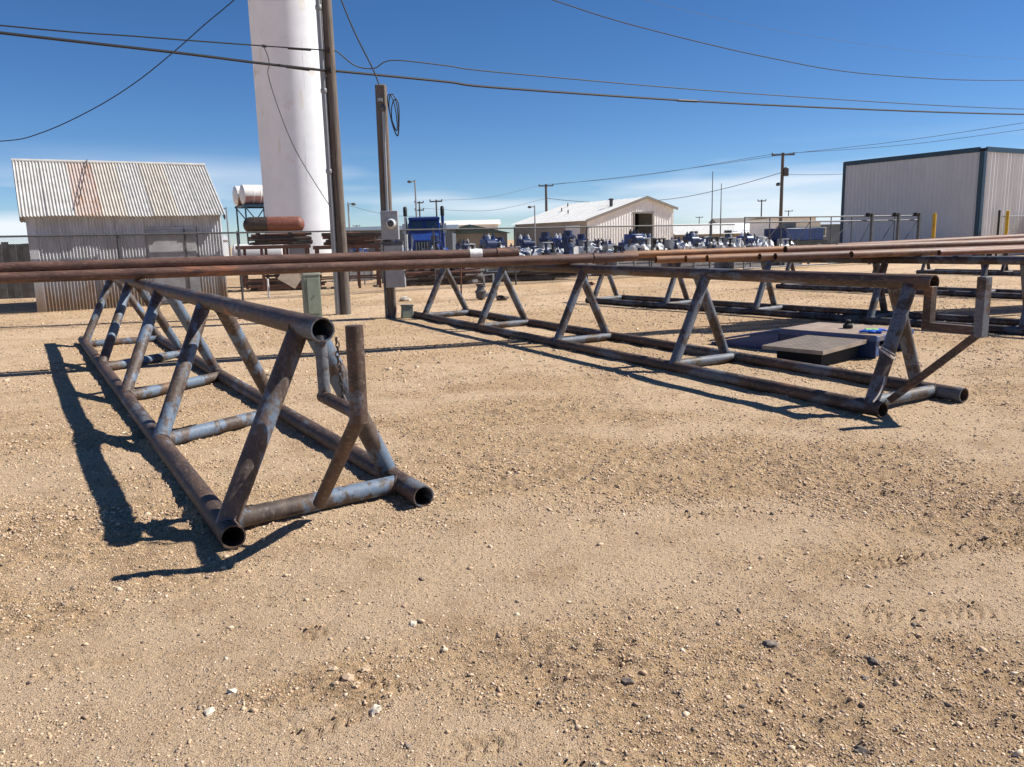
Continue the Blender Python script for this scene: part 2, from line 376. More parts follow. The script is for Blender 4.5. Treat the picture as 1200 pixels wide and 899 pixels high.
# ------------------------------------------------------------------ mesh helpers
class MB:
    def __init__(s):
        s.v = []; s.f = []
    def add(s, vs, fs):
        o = len(s.v)
        s.v.extend([tuple(p) for p in vs])
        s.f.extend([tuple(i + o for i in f) for f in fs])
        return s
    def box(s, c, size, rz=0.0, rot=None, taper=1.0):
        sx, sy, sz = (x / 2 for x in size)
        M = rot if rot is not None else Matrix.Rotation(rz, 3, 'Z')
        vs = []
        for z in (-1, 1):
            k = taper if z > 0 else 1.0
            for x, y in ((-1, -1), (1, -1), (1, 1), (-1, 1)):
                vs.append(Vector(c) + M @ Vector((x * sx * k, y * sy * k, z * sz)))
        return s.add(vs, [(3, 2, 1, 0), (4, 5, 6, 7), (0, 1, 5, 4), (1, 2, 6, 5), (2, 3, 7, 6), (3, 0, 4, 7)])
    def span(s, x0, x1, y0, y1, z0, z1):
        return s.box(((x0 + x1) / 2, (y0 + y1) / 2, (z0 + z1) / 2), (x1 - x0, y1 - y0, z1 - z0))
    def bar(s, p0, p1, w, h=None, up=(0, 0, 1)):
        """box section from p0 to p1"""
        p0, p1 = Vector(p0), Vector(p1); h = h or w
        d = (p1 - p0); L = d.length; d.normalize()
        u = Vector(up)
        if abs(d.dot(u)) > 0.98:
            u = Vector((0, 1, 0))
        a = d.cross(u).normalized(); b = a.cross(d).normalized()
        M = Matrix((a, d, b)).transposed()
        return s.box((p0 + p1) / 2, (w, L, h), rot=M)
    def tube(s, p0, p1, r, seg=18, r1=None, wall=0.0, cap0=True, cap1=True, twist=0.0, rings=1):
        p0, p1 = Vector(p0), Vector(p1)
        d = (p1 - p0).normalized()
        a = d.orthogonal().normalized(); b = d.cross(a)
        r1 = r if r1 is None else r1
        vs = []; fs = []
        def ring(c, rr):
            i0 = len(vs)
            for i in range(seg):
                t = 2 * math.pi * i / seg + twist
                vs.append(c + (a * math.cos(t) + b * math.sin(t)) * rr)
            return i0
        def strip(i, j, flip=False):
            for k in range(seg):
                k2 = (k + 1) % seg
                q = (i + k, i + k2, j + k2, j + k)
                fs.append(q[::-1] if flip else q)
        rs = [ring(p0.lerp(p1, q / rings), r + (r1 - r) * q / rings) for q in range(rings + 1)]
        for q in range(rings):
            strip(rs[q], rs[q + 1])
        if wall > 0:
            j0 = ring(p0, r - wall); j1 = ring(p1, r1 - wall)
            strip(j0, j1, True)
            strip(rs[0], j0, True); strip(rs[-1], j1)
        else:
            if cap0: fs.append(tuple(range(rs[0] + seg - 1, rs[0] - 1, -1)))
            if cap1: fs.append(tuple(range(rs[-1], rs[-1] + seg)))
        return s.add(vs, fs)
    def sweep(s, pts, r, seg=8, closed=False, caps=True):
        pts = [Vector(p) for p in pts]
        n = len(pts); vs = []; fs = []
        prev = None
        for i, p in enumerate(pts):
            if closed:
                d = pts[(i + 1) % n] - pts[i - 1]
            else:
                d = pts[min(i + 1, n - 1)] - pts[max(i - 1, 0)]
            d.normalize()
            if prev is None:
                a = d.orthogonal().normalized()
            else:
                a = prev - d * prev.dot(d)
                a = a.normalized() if a.length > 1e-6 else d.orthogonal().normalized()
            prev = a; b = d.cross(a)
            rr = r[i] if isinstance(r, (list, tuple)) else r
            for k in range(seg):
                t = 2 * math.pi * k / seg
                vs.append(p + (a * math.cos(t) + b * math.sin(t)) * rr)
        m = n if closed else n - 1
        for i in range(m):
            j = (i + 1) % n
            for k in range(seg):
                k2 = (k + 1) % seg
                fs.append((i * seg + k, i * seg + k2, j * seg + k2, j * seg + k))
        if caps and not closed:
            fs.append(tuple(range(seg - 1, -1, -1)))
            fs.append(tuple(range((n - 1) * seg, n * seg)))
        return s.add(vs, fs)
    def lathe(s, prof, c=(0, 0, 0), axis='Z', seg=24, rot=None):
        """prof: list of (radius, height)"""
        vs = []; fs = []
        n = len(prof)
        for (r, h) in prof:
            for k in range(seg):
                t = 2 * math.pi * k / seg
                q = Vector((r * math.cos(t), r * math.sin(t), h))
                if axis == 'X': q = Vector((q.z, q.x, q.y))
                elif axis == 'Y': q = Vector((q.y, q.z, q.x))
                if rot is not None: q = rot @ q
                vs.append(q + Vector(c))
        for i in range(n - 1):
            for k in range(seg):
                k2 = (k + 1) % seg
                fs.append((i * seg + k, i * seg + k2, (i + 1) * seg + k2, (i + 1) * seg + k))
        if prof[0][0] > 1e-5: fs.append(tuple(range(seg - 1, -1, -1)))
        if prof[-1][0] > 1e-5: fs.append(tuple(range((n - 1) * seg, n * seg)))
        return s.add(vs, fs)
    def blob(s, c, size, seed=0, amp=0.25, freq=2.2, sub=2, flat=0.0):
        bm = bmesh.new()
        bmesh.ops.create_icosphere(bm, subdivisions=sub, radius=1.0)
        vs = []
        for v in bm.verts:
            p = v.co.copy()
            k = 1 + amp * mnoise.noise(p * freq + Vector((seed * 7.3, seed * 3.1, seed)))
            k += amp * 0.5 * mnoise.noise(p * freq * 2.7 + Vector((seed * 2.3, -seed, seed * 5)))
            p *= k
            if flat and p.z < -flat: p.z = -flat
            vs.append(Vector(c) + Vector((p.x * size[0], p.y * size[1], p.z * size[2])))
        fs = [tuple(v.index for v in f.verts) for f in bm.faces]
        bm.free()
        return s.add(vs, fs)
    def build(s, name, mat, parent=None, smooth=True, angle=35, bevel=0.0, **props):
        me = bpy.data.meshes.new(name)
        me.from_pydata(s.v, [], s.f)
        bm = bmesh.new(); bm.from_mesh(me)
        bmesh.ops.recalc_face_normals(bm, faces=bm.faces) if props.pop('fixn', False) else None
        bm.to_mesh(me); bm.free()
        me.materials.append(MAT[mat] if isinstance(mat, str) else mat)
        if smooth:
            me.polygons.foreach_set('use_smooth', [True] * len(me.polygons))
            me.set_sharp_from_angle(angle=R(angle))
        o = bpy.data.objects.new(name, me)
        COL.objects.link(o)
        if parent is not None: o.parent = parent
        if bevel:
            b = o.modifiers.new('bevel', 'BEVEL'); b.width = bevel; b.segments = 2; b.limit_method = 'ANGLE'
        for k, v in props.items(): o[k] = v
        return o

def tag(o, label, cat, group=None):
    o['label'] = label; o['category'] = cat
    if group: o['group'] = group
    return o

def thing(name, label, cat, loc=(0, 0, 0), rz=0.0, group=None):
    o = bpy.data.objects.new(name, None)
    o.empty_display_size = 0.2
    COL.objects.link(o)
    o.location = loc; o.rotation_euler = (0, 0, rz)
    return tag(o, label, cat, group)

def copy_child(o, parent, loc=None, rz=None):
    c = o.copy(); COL.objects.link(c); c.parent = parent
    if loc is not None: c.location = loc
    if rz is not None: c.rotation_euler[2] = rz
    return c

GRID_T = Vector((0.857, 0.515, 0))     # along the fence and the fronts of the sheds
GRID_N = Vector((0.515, -0.857, 0))    # towards the camera
GRZ = math.atan2(0.515, 0.857)         # rotation whose local +X is GRID_T and whose local -Y faces the camera
ORD = ['first', 'second', 'third', 'fourth', 'fifth', 'sixth', 'seventh', 'eighth', 'ninth', 'tenth', 'eleventh', 'twelfth',
       'thirteenth', 'fourteenth', 'fifteenth', 'sixteenth']

# ------------------------------------------------------------------ ground
def axis_pts(lo, hi, step, far_lo, far_hi, g=1.22):
    a = list(np.arange(lo, hi + 1e-6, step))
    s = step; x = hi; up = []
    while x < far_hi:
        s = s * g; x += s; up.append(x)
    s = step; x = lo; dn = []
    while x > far_lo:
        s = s * g; x -= s; dn.append(x)
    return np.array(dn[::-1] + a + up)

def vnoise(x, y, seed=0):
    """smooth value noise on arrays"""
    xi = np.floor(x).astype(np.int64); yi = np.floor(y).astype(np.int64)
    fx = x - xi; fy = y - yi
    fx = fx * fx * (3 - 2 * fx); fy = fy * fy * (3 - 2 * fy)
    def h(i, j):
        n = (i * 374761393 + j * 668265263 + seed * 974634541) & 0x7fffffff
        n = (n ^ (n >> 13)) * 1274126177 & 0x7fffffff
        n = n ^ (n >> 16)
        return (n & 0xffff) / 65535.0
    a = h(xi, yi); b = h(xi + 1, yi); c = h(xi, yi + 1); d = h(xi + 1, yi + 1)
    return (a * (1 - fx) + b * fx) * (1 - fy) + (c * (1 - fx) + d * fx) * fy

TREADS = [  # tyre prints: x, y, heading, length, width
    (-1.62, 2.68, 1.25, 0.42, 0.11), (-1.42, 2.75, 1.35, 0.34, 0.10), (-0.84, 2.24, 1.0, 0.34, 0.12), (-0.59, 2.31, 0.9, 0.40, 0.12), (-0.36, 2.49, 1.75, 0.44, 0.12),
    (-0.10, 2.17, 1.3, 0.30, 0.12), (0.15, 2.13, 0.5, 0.22, 0.13), (-0.80, 2.91, 0.9, 0.24, 0.12), (1.78, 2.98, 1.5, 0.9, 0.16), (2.1, 3.6, 1.25, 1.2, 0.17), (0.9, 4.1, 1.45, 1.2, 0.16)]
def _rail(px, py, th, sx, L=10.9):
    n = (math.cos(th), -math.sin(th)); d = (math.sin(th), math.cos(th))
    return (px + n[0] * sx, py + n[1] * sx, px + n[0] * sx + d[0] * L, py + n[1] * sx + d[1] * L)
RAILS = [_rail(-0.9697, 4.0863, -0.5488, -0.534), _rail(-0.9697, 4.0863, -0.5488, 0.534), _rail(3.4966, 6.5584, -0.4677, -0.534), _rail(3.4966, 6.5584, -0.4677, 0.534)]
ROUGH = [(2.75, 4.05, 0.75, 0.45), (2.35, 4.2, 0.5, 0.3), (-0.27, 4.85, 0.5, 0.5), (2.05, 4.9, 0.9, 0.4), (-0.62, 2.58, 0.22, 0.16), (-0.78, 2.45, 0.3, 0.14),
         (0.45, 4.7, 0.8, 0.35), (1.3, 2.35, 1.0, 0.5), (0.3, 2.7, 0.6, 0.35), (-2.2, 3.1, 0.8, 0.3), (0.6, 2.1, 0.7, 0.3)]
SOFT = [(2.1, 3.3, 0.7, 0.3), (0.15, 3.4, 0.9, 0.4), (-1.5, 2.75, 0.8, 0.25), (1.2, 3.9, 0.7, 0.35), (-0.2, 2.25, 0.6, 0.15), (-1.0, 2.1, 0.7, 0.2)]
def rough_mask(x, y):
    """1 where the yard is churned and gravelly, 0 where it is soft powder"""
    m = vnoise(x * 0.55 + 3, y * 0.75, 31) * 0.6 + vnoise(x * 1.9, y * 2.6 + 7, 32) * 0.4
    m = np.clip((m - 0.25) * 2.5, 0, 1)
    wob = 0.6 + 0.8 * vnoise(x * 6, y * 6, 33)
    for (a, b, rx, ry) in ROUGH:
        m = m + np.exp(-(((x - a) / rx) ** 2 + ((y - b) / ry) ** 2) * wob * 1.6) * 0.9
    for (a, b, rx, ry) in SOFT:
        m = m - np.exp(-(((x - a) / rx) ** 2 + ((y - b) / ry) ** 2) * wob * 1.3) * 0.7
    for (a, b, hd, L, W) in TREADS:
        m = m - np.exp(-(((x - a) / 0.22) ** 2 + ((y - b) / 0.12) ** 2)) * 0.6
    for c0, c1, c2, w in ((2.95, -0.10, 0.035, 0.13), (4.15, -0.16, 0.03, 0.15), (5.9, 0.10, -0.02, 0.2), (7.6, 0.14, -0.02, 0.22)):
        # lanes packed by wheels
        d = y - (c0 + c1 * x + c2 * x * x)
        m = m - 0.55 * np.exp(-(d / w) ** 2) * np.clip(vnoise(x * 0.9, y * 0.9, 35) * 1.8 - 0.3, 0, 1)
    return np.clip(m, 0, 1.3)

def ground_h(x, y):
    z = 0.030 * (vnoise(x * 0.33, y * 0.33, 1) - 0.5) + 0.014 * (vnoise(x * 1.1, y * 1.1, 2) - 0.5)
    near = np.clip((11 - np.hypot(x, y)) / 4, 0, 1)
    rm = rough_mask(x, y)
    z = z + near * (0.016 * (vnoise(x * 3.7, y * 3.7, 3) - 0.5) + (0.005 + 0.016 * rm) * (vnoise(x * 9, y * 11, 4) - 0.5)
                    + (0.004 + 0.017 * rm) * (vnoise(x * 22, y * 26, 5) - 0.5))
    for (ax, ay, bx, by) in RAILS:
        L2 = (bx - ax) ** 2 + (by - ay) ** 2
        t = np.clip(((x - ax) * (bx - ax) + (y - ay) * (by - ay)) / L2, 0, 1)
        d = np.hypot(x - ax - t * (bx - ax), y - ay - t * (by - ay))
        z = z + 0.030 * np.exp(-(d / 0.11) ** 2) * (0.1 + 1.1 * vnoise(x * 4, y * 4, 41)) * np.clip(t * 30 - 0.6, 0, 1)
    # wheel ruts that sweep across the yard
    rut = np.sin((y - 0.55 * x) * 2.3 + 1.5 * vnoise(x * 0.4, y * 0.4, 7))
    z = z + near * 0.006 * rut
    for (tx, ty, hd, L, W) in TREADS:
        dx = x - tx; dy = y - ty
        u = dx * math.sin(hd) + dy * math.cos(hd); w = dx * math.cos(hd) - dy * math.sin(hd)
        m = np.clip((L / 2 - np.abs(u)) / 0.08, 0, 1) * np.clip((W / 2 - np.abs(w)) / 0.015, 0, 1)
        m = m * np.clip(vnoise(x * 5, y * 5, 9) * 2.2 - 0.2, 0, 1)
        z = z + m * (-0.009 + 0.011 * np.sin((u + 0.6 * np.abs(w)) * 2 * math.pi / 0.048))
    return np.clip(z, -0.05, 0.05)

def ground_z(x, y):
    return float(ground_h(np.array([x], float), np.array([y], float))[0])

def make_ground():
    xs = axis_pts(-3.2, 4.2, 0.0135, -4000, 4000, 1.16)
    ya = axis_pts(1.75, 3.4, 0.011, -1500, 3.4, 1.22)
    yb = axis_pts(3.4 + 0.018, 7.5, 0.018, 8, 5000, 1.16)
    ys = np.concatenate([ya, yb])
    X, Y = np.meshgrid(xs, ys)
    Z = ground_h(X, Y)
    far = np.clip((np.hypot(X, Y) - 60) / 60, 0, 1)
    Z = Z * (1 - far)
    nv = X.size; nx = len(xs); ny = len(ys)
    me = bpy.data.meshes.new('ground')
    me.vertices.add(nv)
    me.vertices.foreach_set('co', np.stack([X.ravel(), Y.ravel(), Z.ravel()], 1).astype(np.float32).ravel())
    i = np.arange(nx - 1)[None, :] + nx * np.arange(ny - 1)[:, None]
    q = np.stack([i, i + 1, i + 1 + nx, i + nx], -1).reshape(-1, 4)
    me.loops.add(q.size); me.polygons.add(len(q))
    me.loops.foreach_set('vertex_index', q.ravel().astype(np.int32))
    me.polygons.foreach_set('loop_start', (np.arange(len(q)) * 4).astype(np.int32))
    me.polygons.foreach_set('loop_total', np.full(len(q), 4, np.int32))
    me.update(calc_edges=True)
    me.polygons.foreach_set('use_smooth', [True] * len(q))
    at = me.attributes.new('rough', 'FLOAT', 'POINT')
    at.data.foreach_set('value', rough_mask(X, Y).astype(np.float32).ravel())
    me.materials.append(MAT['ground'])
    o = bpy.data.objects.new('ground', me); COL.objects.link(o)
    o['kind'] = 'structure'
make_ground()

def make_gravel():
    """loose stones too many to count: one mesh"""
    rg = np.random.default_rng(5)
    bm = bmesh.new(); bmesh.ops.create_icosphere(bm, subdivisions=1, radius=1.0)
    bv = np.array([v.co[:] for v in bm.verts]); bf = np.array([[v.index for v in f.verts] for f in bm.faces])
    bm.free()
    ov = np.array([[1, 0, 0], [0, 1, 0], [-1, 0, 0], [0, -1, 0], [0, 0, 1], [0, 0, -1]], float)
    of = np.array([[0, 1, 4], [1, 2, 4], [2, 3, 4], [3, 0, 4], [1, 0, 5], [2, 1, 5], [3, 2, 5], [0, 3, 5]])
    V = []; F = []; off = 0
    # bands: y range, number tried, radius range, base shape
    bands = [(1.5, 4.4, 150000, 0.0024, 0.0072, ov, of), (1.5, 4.5, 3600, 0.006, 0.014, bv, bf),
             (4.0, 9.0, 125000, 0.0042, 0.0115, ov, of), (4.0, 9.0, 2800, 0.009, 0.018, bv, bf),
             (8.5, 26.0, 105000, 0.009, 0.020, ov, of), (9.0, 30.0, 2600, 0.016, 0.034, bv, bf)]
    for (y0, y1, n, r0, r1, sv_, sf_) in bands:
        y = y0 + (y1 - y0) * rg.random(n)
        half = 0.82 * y + 1.2
        x = (rg.random(n) * 2 - 1) * half
        dens = 0.24 + 0.90 * np.minimum(rough_mask(x, y), 1.2) * np.clip(vnoise(x * 3, y * 3, 22) * 1.9 - 0.25, 0.1, 1.0)
        keep = rg.random(n) < dens
        x = x[keep]; y = y[keep]; n = len(x)
        r = r0 + (r1 - r0) * rg.random(n) ** 2.4
        z = ground_h(x, y)
        m = len(sv_)
        P = sv_[None] * (1 + 0.45 * (rg.random((n, m, 1)) - 0.5) * 2)
        P = P * np.stack([0.8 + 0.6 * rg.random(n), 0.6 + 0.5 * rg.random(n), 0.4 + 0.4 * rg.random(n)], 1)[:, None, :]
        a = rg.random(n) * 2 * math.pi
        tl = (rg.random(n) - 0.5) * 0.9
        ct, s_t = np.cos(tl)[:, None], np.sin(tl)[:, None]
        px = P[..., 0] * ct - P[..., 2] * s_t; pz = P[..., 0] * s_t + P[..., 2] * ct; py = P[..., 1]
        ca, sa = np.cos(a)[:, None], np.sin(a)[:, None]
        qx = px * ca - py * sa; qy = px * sa + py * ca
        Q = np.stack([qx * r[:, None] + x[:, None], qy * r[:, None] + y[:, None], pz * r[:, None] + (z + r * 0.12)[:, None]], -1)
        V.append(Q.reshape(-1, 3))
        F.append((sf_[None] + (np.arange(n) * m)[:, None, None] + off).reshape(-1, 3))
        off += n * m
    V = np.concatenate(V); F = np.concatenate(F)
    me = bpy.data.meshes.new('gravel')
    me.vertices.add(len(V)); me.vertices.foreach_set('co', V.astype(np.float32).ravel())
    me.loops.add(F.size); me.polygons.add(len(F))
    me.loops.foreach_set('vertex_index', F.ravel().astype(np.int32))
    me.polygons.foreach_set('loop_start', (np.arange(len(F)) * 3).astype(np.int32))
    me.polygons.foreach_set('loop_total', np.full(len(F), 3, np.int32))
    me.update(calc_edges=True)
    me.materials.append(MAT['pebble'])
    o = bpy.data.objects.new('gravel', me); COL.objects.link(o)
    o['kind'] = 'stuff'
    tag(o, 'loose tan and grey gravel scattered over the dirt yard', 'gravel')
make_gravel()

# ------------------------------------------------------------------ pipe racks
RAIL_R, LEG_R, X_R, TOP_Z, HALF = 0.064, 0.058, 0.054, 1.066, 0.534

def rack(label, loc, th, frames, length, rail, legm, stop=None, top_z=TOP_Z, seg=22, welds=False):
    """triangular truss: top rail, two base rails, A-frames and cross members.
    local +Y runs away from the camera end, local X across"""
    t = thing('pipe_rack', label, 'pipe rack', (*loc, 0), -th, 'triangular pipe racks in the yard')
    MB().tube((0, 0, top_z), (0, length, top_z), RAIL_R, seg + 4, wall=0.008, rings=8).build('top_rail', rail, t)
    for sx, e0, e1 in ((-1, 0.0, 0.0), (1, 0.02, -0.05)):
        MB().tube((sx * HALF, e0, 0.058), (sx * HALF, length + e1, 0.058), RAIL_R, seg + 4, wall=0.008, rings=8).build('base_rail', rail, t)
    for (lb, lt, rb, rt, xl, xr) in frames:
        MB().tube((-HALF, lb, 0.075), (-0.034, lt, top_z - 0.045), LEG_R, seg, rings=3).build('leg', legm, t)
        MB().tube((HALF, rb, 0.075), (0.034, rt, top_z - 0.045), LEG_R, seg, rings=3).build('leg', legm, t)
        MB().tube((-HALF, xl, 0.060), (HALF, xr, 0.060), X_R, seg, rings=3).build('cross_member', legm, t)
    if welds:
        def bead(P, Q, r, x0, z0):
            P, Q = Vector(P), Vector(Q); d = (Q - P).normalized()
            a = d.orthogonal().normalized(); b = d.cross(a)
            pts = []
            for k in range(20):
                an = 2 * math.pi * k / 20
                o = P + (a * math.cos(an) + b * math.sin(an)) * r
                ox, oz, dx, dz = o.x - x0, o.z - z0, d.x, d.z
                A = dx * dx + dz * dz; B = 2 * (ox * dx + oz * dz); Cc = ox * ox + oz * oz - RAIL_R ** 2
                D = B * B - 4 * A * Cc
                if D <= 0.6 * A * RAIL_R ** 2:
                    pts.append(None); continue
                q = (-B + math.sqrt(D)) / (2 * A)
                pts.append(o + d * (q + rnd.uniform(0, 0.004)))
            full = None not in pts
            if not full:
                k0 = max(i for i in range(20) if pts[i] is None)
                pts = [p for p in pts[k0:] + pts[:k0] if p is not None]
            if len(pts) > 3:
                MB().sweep(pts, [0.0070 * rnd.uniform(0.8, 1.25) for _ in pts], 6, closed=full).build('weld_bead', 'rack_rail', t)
        for (lb, lt, rb, rt, xl, xr) in frames:
            for sx, b0, t0 in ((-1, lb, lt), (1, rb, rt)):
                lo, hi = (sx * HALF, b0, 0.075), (sx * 0.034, t0, top_z - 0.045)
                bead(lo, hi, LEG_R, sx * HALF, 0.058); bead(hi, lo, LEG_R, 0, top_z)
            bead((-HALF, xl, 0.060), (HALF, xr, 0.060), X_R, -HALF, 0.058); bead((HALF, xr, 0.060), (-HALF, xl, 0.060), X_R, HALF, 0.058)
    if stop == 'round':
        s0 = -0.455
        MB().tube((0, 0.05, top_z - 0.03), (0, 0.04, 0.70), 0.032, 16).build('stop_drop', 'rack_rail', t)
        MB().tube((0, 0.075, 0.705), (0, s0 + 0.02, 0.70), 0.034, 16).build('stop_arm', 'rack_rail', t)
        MB().tube((0, s0, 0.66), (0, s0 - 0.005, 1.125), 0.042, 18).build('stop_post', 'rack_rail', t)
        MB().tube((0, s0 + 0.005, 0.685), (-0.03, 0.17, 0.09), 0.036, 16).build('stop_brace', 'rack_rail', t)
    elif stop == 'square':
        s0 = -0.42
        MB().bar((0, 0.03, top_z - 0.03), (0, 0.03, 0.675), 0.075, 0.07).build('stop_drop', 'rack_rail', t, bevel=0.005)
        MB().bar((0, 0.07, 0.705), (0, s0 + 0.035, 0.705), 0.07, 0.065).build('stop_arm', 'rack_rail', t, bevel=0.005)
        MB().bar((0, s0, 0.655), (0, s0, 1.128), 0.085, 0.072).build('stop_post', 'rack_rail', t, bevel=0.005)
        MB().bar((0, s0 + 0.02, 0.675), (-0.235, 0.17, 0.075), 0.075, 0.06).build('stop_brace', 'rack_rail', t, bevel=0.005)
    return t

LB = [.15, 2.40, 4.68, 7.2, 10.1]; LT = [.34, 2.95, 5.4, 8.05, 10.55]
RB = [.52, 3.12, 5.6, 8.0, 10.05]; RT = [.22, 2.55, 5.05, 7.6, 10.15]
XL = [.26, 2.42, 4.62, 7.05, 9.95]; XR = [.34, 2.95, 5.35, 7.75, 9.98]
rack1 = rack('long triangular pipe rack at left with blue paint flaking and round stop post',
             (-0.9697, 4.0863), -0.5488, list(zip(LB, LT, RB, RT, XL, XR)), 10.75, 'rack_rail', 'rack_blue', 'round', welds=True)
# chain with a rod hanging off the near end of the first rack
def chain():
    t = MB()
    y = -0.03; x = 0.058
    p = Vector((x, y + 0.03, 1.035)); k = 0
    n = 12
    for i in range(n):
        c = Vector((x + 0.004 * math.sin(i * 1.3), y - 0.004 * i, 1.01 - i * 0.0245))
        pts = []
        for q in range(14):
            a = 2 * math.pi * q / 14
            u, w = 0.009 * math.cos(a), 0.0175 * math.sin(a)
            pts.append(c + (Vector((u, 0, w)) if i % 2 else Vector((0, u, w))))
        t.sweep(pts, 0.0034, 6, closed=True)
    t.build('chain', 'scrap_dark', rack1)
    MB().tube((0.058, y - 0.05, 0.725), (0.075, -0.22, 0.56), 0.011, 10).build('chain_rod', 'scrap_dark', rack1)
chain()

def even(sp, o=0.0, n=5):
    return [(.12 + o + sp * i, .20 + o + sp * i, .48 + o + sp * i, .40 + o + sp * i, .24 + o + sp * i, .30 + o + sp * i) for i in range(n)]
rack2 = rack('long triangular pipe rack in the middle with square stop post and rope round its leg',
             (3.4966, 6.5584), -0.4677, even(2.58), 11.0, 'rack_rail', 'rack_grey', 'square', welds=True)
rack3 = rack('dark pipe rack behind the middle one, beside the blue floor scale',
             (8.42, 10.22), -0.6109, even(2.28, 1.28), 10.75, 'rack_dark', 'rack_grey', None, top_z=1.02, seg=16)
rack4 = rack('distant dark pipe rack beyond the blue scale, fourth from the left',
             (13.65, 13.3), -0.576, even(2.6), 10.7, 'rack_dark', 'rack_dark', None, top_z=1.02, seg=14)
rack5 = rack('farthest pipe rack at the right edge, in front of the yellow bollards',
             (20.4, 19.0), -0.576, even(2.6), 10.7, 'rack_dark', 'rack_dark', None, top_z=1.02, seg=12)

# rope lashed round the near leg of the middle rack
def rope():
    t = thing('rope', 'pale rope wrapped round the near leg of the middle rack', 'rope', (3.4966, 6.5584, 0), 0.4677)
    P = Vector((-HALF, .12, .075)); Q = Vector((-.012, .20, TOP_Z - .01)); d = (Q - P).normalized()
    a = d.orthogonal().normalized(); b = d.cross(a)
    c0 = P.lerp(Q, 0.40)
    pts = []
    for i in range(61):
        k = i / 60
        ang = k * 2 * math.pi * 3.2
        tilt = 0.035 * math.sin(ang + 0.6) + 0.012 * math.sin(k * 9)
        pts.append(c0 + d * (k * 0.045 + tilt) + (a * math.cos(ang) + b * math.sin(ang)) * (LEG_R + 0.007))
    MB().sweep(pts, 0.0075, 6).build('wrapped_coil', 'rope', t)
    e = pts[0]
    tail = [e]
    for i in range(1, 15):
        k = i / 14
        tail.append(e.lerp(Vector((-HALF - 0.10, 0.02, 0.135)), k) + Vector((-0.03 * math.sin(k * 3.1), -0.055 * math.sin(k * 3.1), -0.04 * math.sin(k * 3.1))))
    MB().sweep(tail, 0.0075, 6).build('loose_tail', 'rope', t)
    e2 = pts[-1]
    t2 = [e2 + Vector((0.02 * math.sin(i * .5), -0.012 * i, -0.016 * i)) for i in range(9)]
    MB().sweep(t2, 0.0065, 6).build('loose_end', 'rope', t)
rope()

# ------------------------------------------------------------------ steel pipes lying on the racks
PD = Vector((0.9592, 0.2828, 0)).normalized()
def casing(label, p0, p1, r, mat, bands=(), couplings=()):
    p0, p1 = Vector(p0), Vector(p1)
    d = (p1 - p0)
    L = d.length
    o = thing('steel_pipe', label, 'pipe', p0, 0, 'steel pipes lying across the racks')
    body = MB().tube((0, 0, 0), d, r, 24, wall=0.011, rings=10).build('pipe_body', mat, o)
    u = d.normalized()
    for (s0, s1) in bands:
        MB().tube(u * s0, u * s1, r + 0.0015, 24, wall=0.003).build('paint_band', 'paint_band', o)
    for (s0, s1) in couplings:
        MB().tube(u * s0, u * s1, r + 0.010, 24, wall=0.012).build('coupling', mat, o)
    return o

ref = Vector((-6.10, 9.585 + 0.07, 0))      # a point of the front pipe of the long bundle
def along(s, off=0.0, z=1.198, base=ref):
    n = Vector((-PD.y, PD.x, 0))
    p = base + PD * s + n * off
    return (p.x, p.y, z)
zz = TOP_Z + RAIL_R
r1 = 0.067
casing('front brown pipe of the long bundle crossing the left rack', along(-5.2), along(7.97), r1, 'pipe_brown', couplings=((12.85, 13.05),))
casing('brown pipe tucked behind the front pipe of the long bundle', along(-5.0, 0.142), along(8.2, 0.142), r1, 'pipe_brown')
casing('upper brown pipe of the long bundle, with a white painted band near its end', along(-6.0, 0.071, 1.198 + 0.118), along(6.52, 0.071, 1.198 + 0.118), r1, 'pipe_brown',
       bands=((11.8, 11.98),), couplings=((12.2, 12.5),))
casing('rearmost brown pipe of the long bundle, mostly hidden behind the others', along(-5.6, 0.30), along(8.5, 0.30), r1, 'pipe_tan')

def px_pipe(label, a, b, r, mat, **kw):
    return casing(label, a, b, r, mat, **kw)
b3 = Vector((3.05, 12.35, 0))
Z3 = 1.02 + RAIL_R + 0.056
def al3(s, off=0.0, z=Z3): return along(s, off, z, b3)
g = 0.118
px_pipe('orange rusty pipe whose open end reaches farthest left over the middle rack', al3(-0.75, 2 * g), al3(12.2, 2 * g), 0.056, 'pipe_orange')
px_pipe('orange rusty pipe with the second open end from the left', al3(-0.30, g), al3(12.4, g), 0.056, 'pipe_orange')
px_pipe('orange rusty pipe with the third open end from the left', al3(0.0, 0), al3(12.6, 0), 0.056, 'pipe_orange')
px_pipe('tan rusty pipe with the fourth open end from the left', al3(0.85, -g), al3(12.9, -g), 0.056, 'pipe_tan')
px_pipe('brown pipe with the lowest open end above the floor scale', al3(1.05, -2 * g), al3(13.6, -2 * g), 0.056, 'pipe_brown')
px_pipe('tan pipe lying on top of the orange pipes, its open end above the scale', al3(1.35, -0.5 * g, Z3 + 0.098), al3(14.0, -0.5 * g, Z3 + 0.098), 0.060, 'pipe_tan', couplings=((6.0, 6.25),))
for j_, (s0_, m_, lab_) in enumerate(((-0.1, 'pipe_tan', 'tan pipe just behind the farthest left orange pipe end'), (1.6, 'pipe_brown', 'brown pipe deep in the right hand stack, fifth row back'),
                                      (1.2, 'pipe_orange', 'orange pipe deep in the right hand stack, sixth row back'), (2.2, 'pipe_tan', 'tan pipe deep in the right hand stack, seventh row back'),
                                      (1.9, 'pipe_brown', 'brown pipe at the very back of the right hand stack'))):
    px_pipe(lab_, al3(s0_, (3 + j_) * g), al3(12.5 + s0_, (3 + j_) * g), 0.056, m_)
px_pipe('orange pipe continuing the long bundle to the right edge', al3(-1.25, 3 * g, Z3 + 0.085), al3(11.6, 3.2 * g, Z3 + 0.125), 0.056, 'pipe_orange')
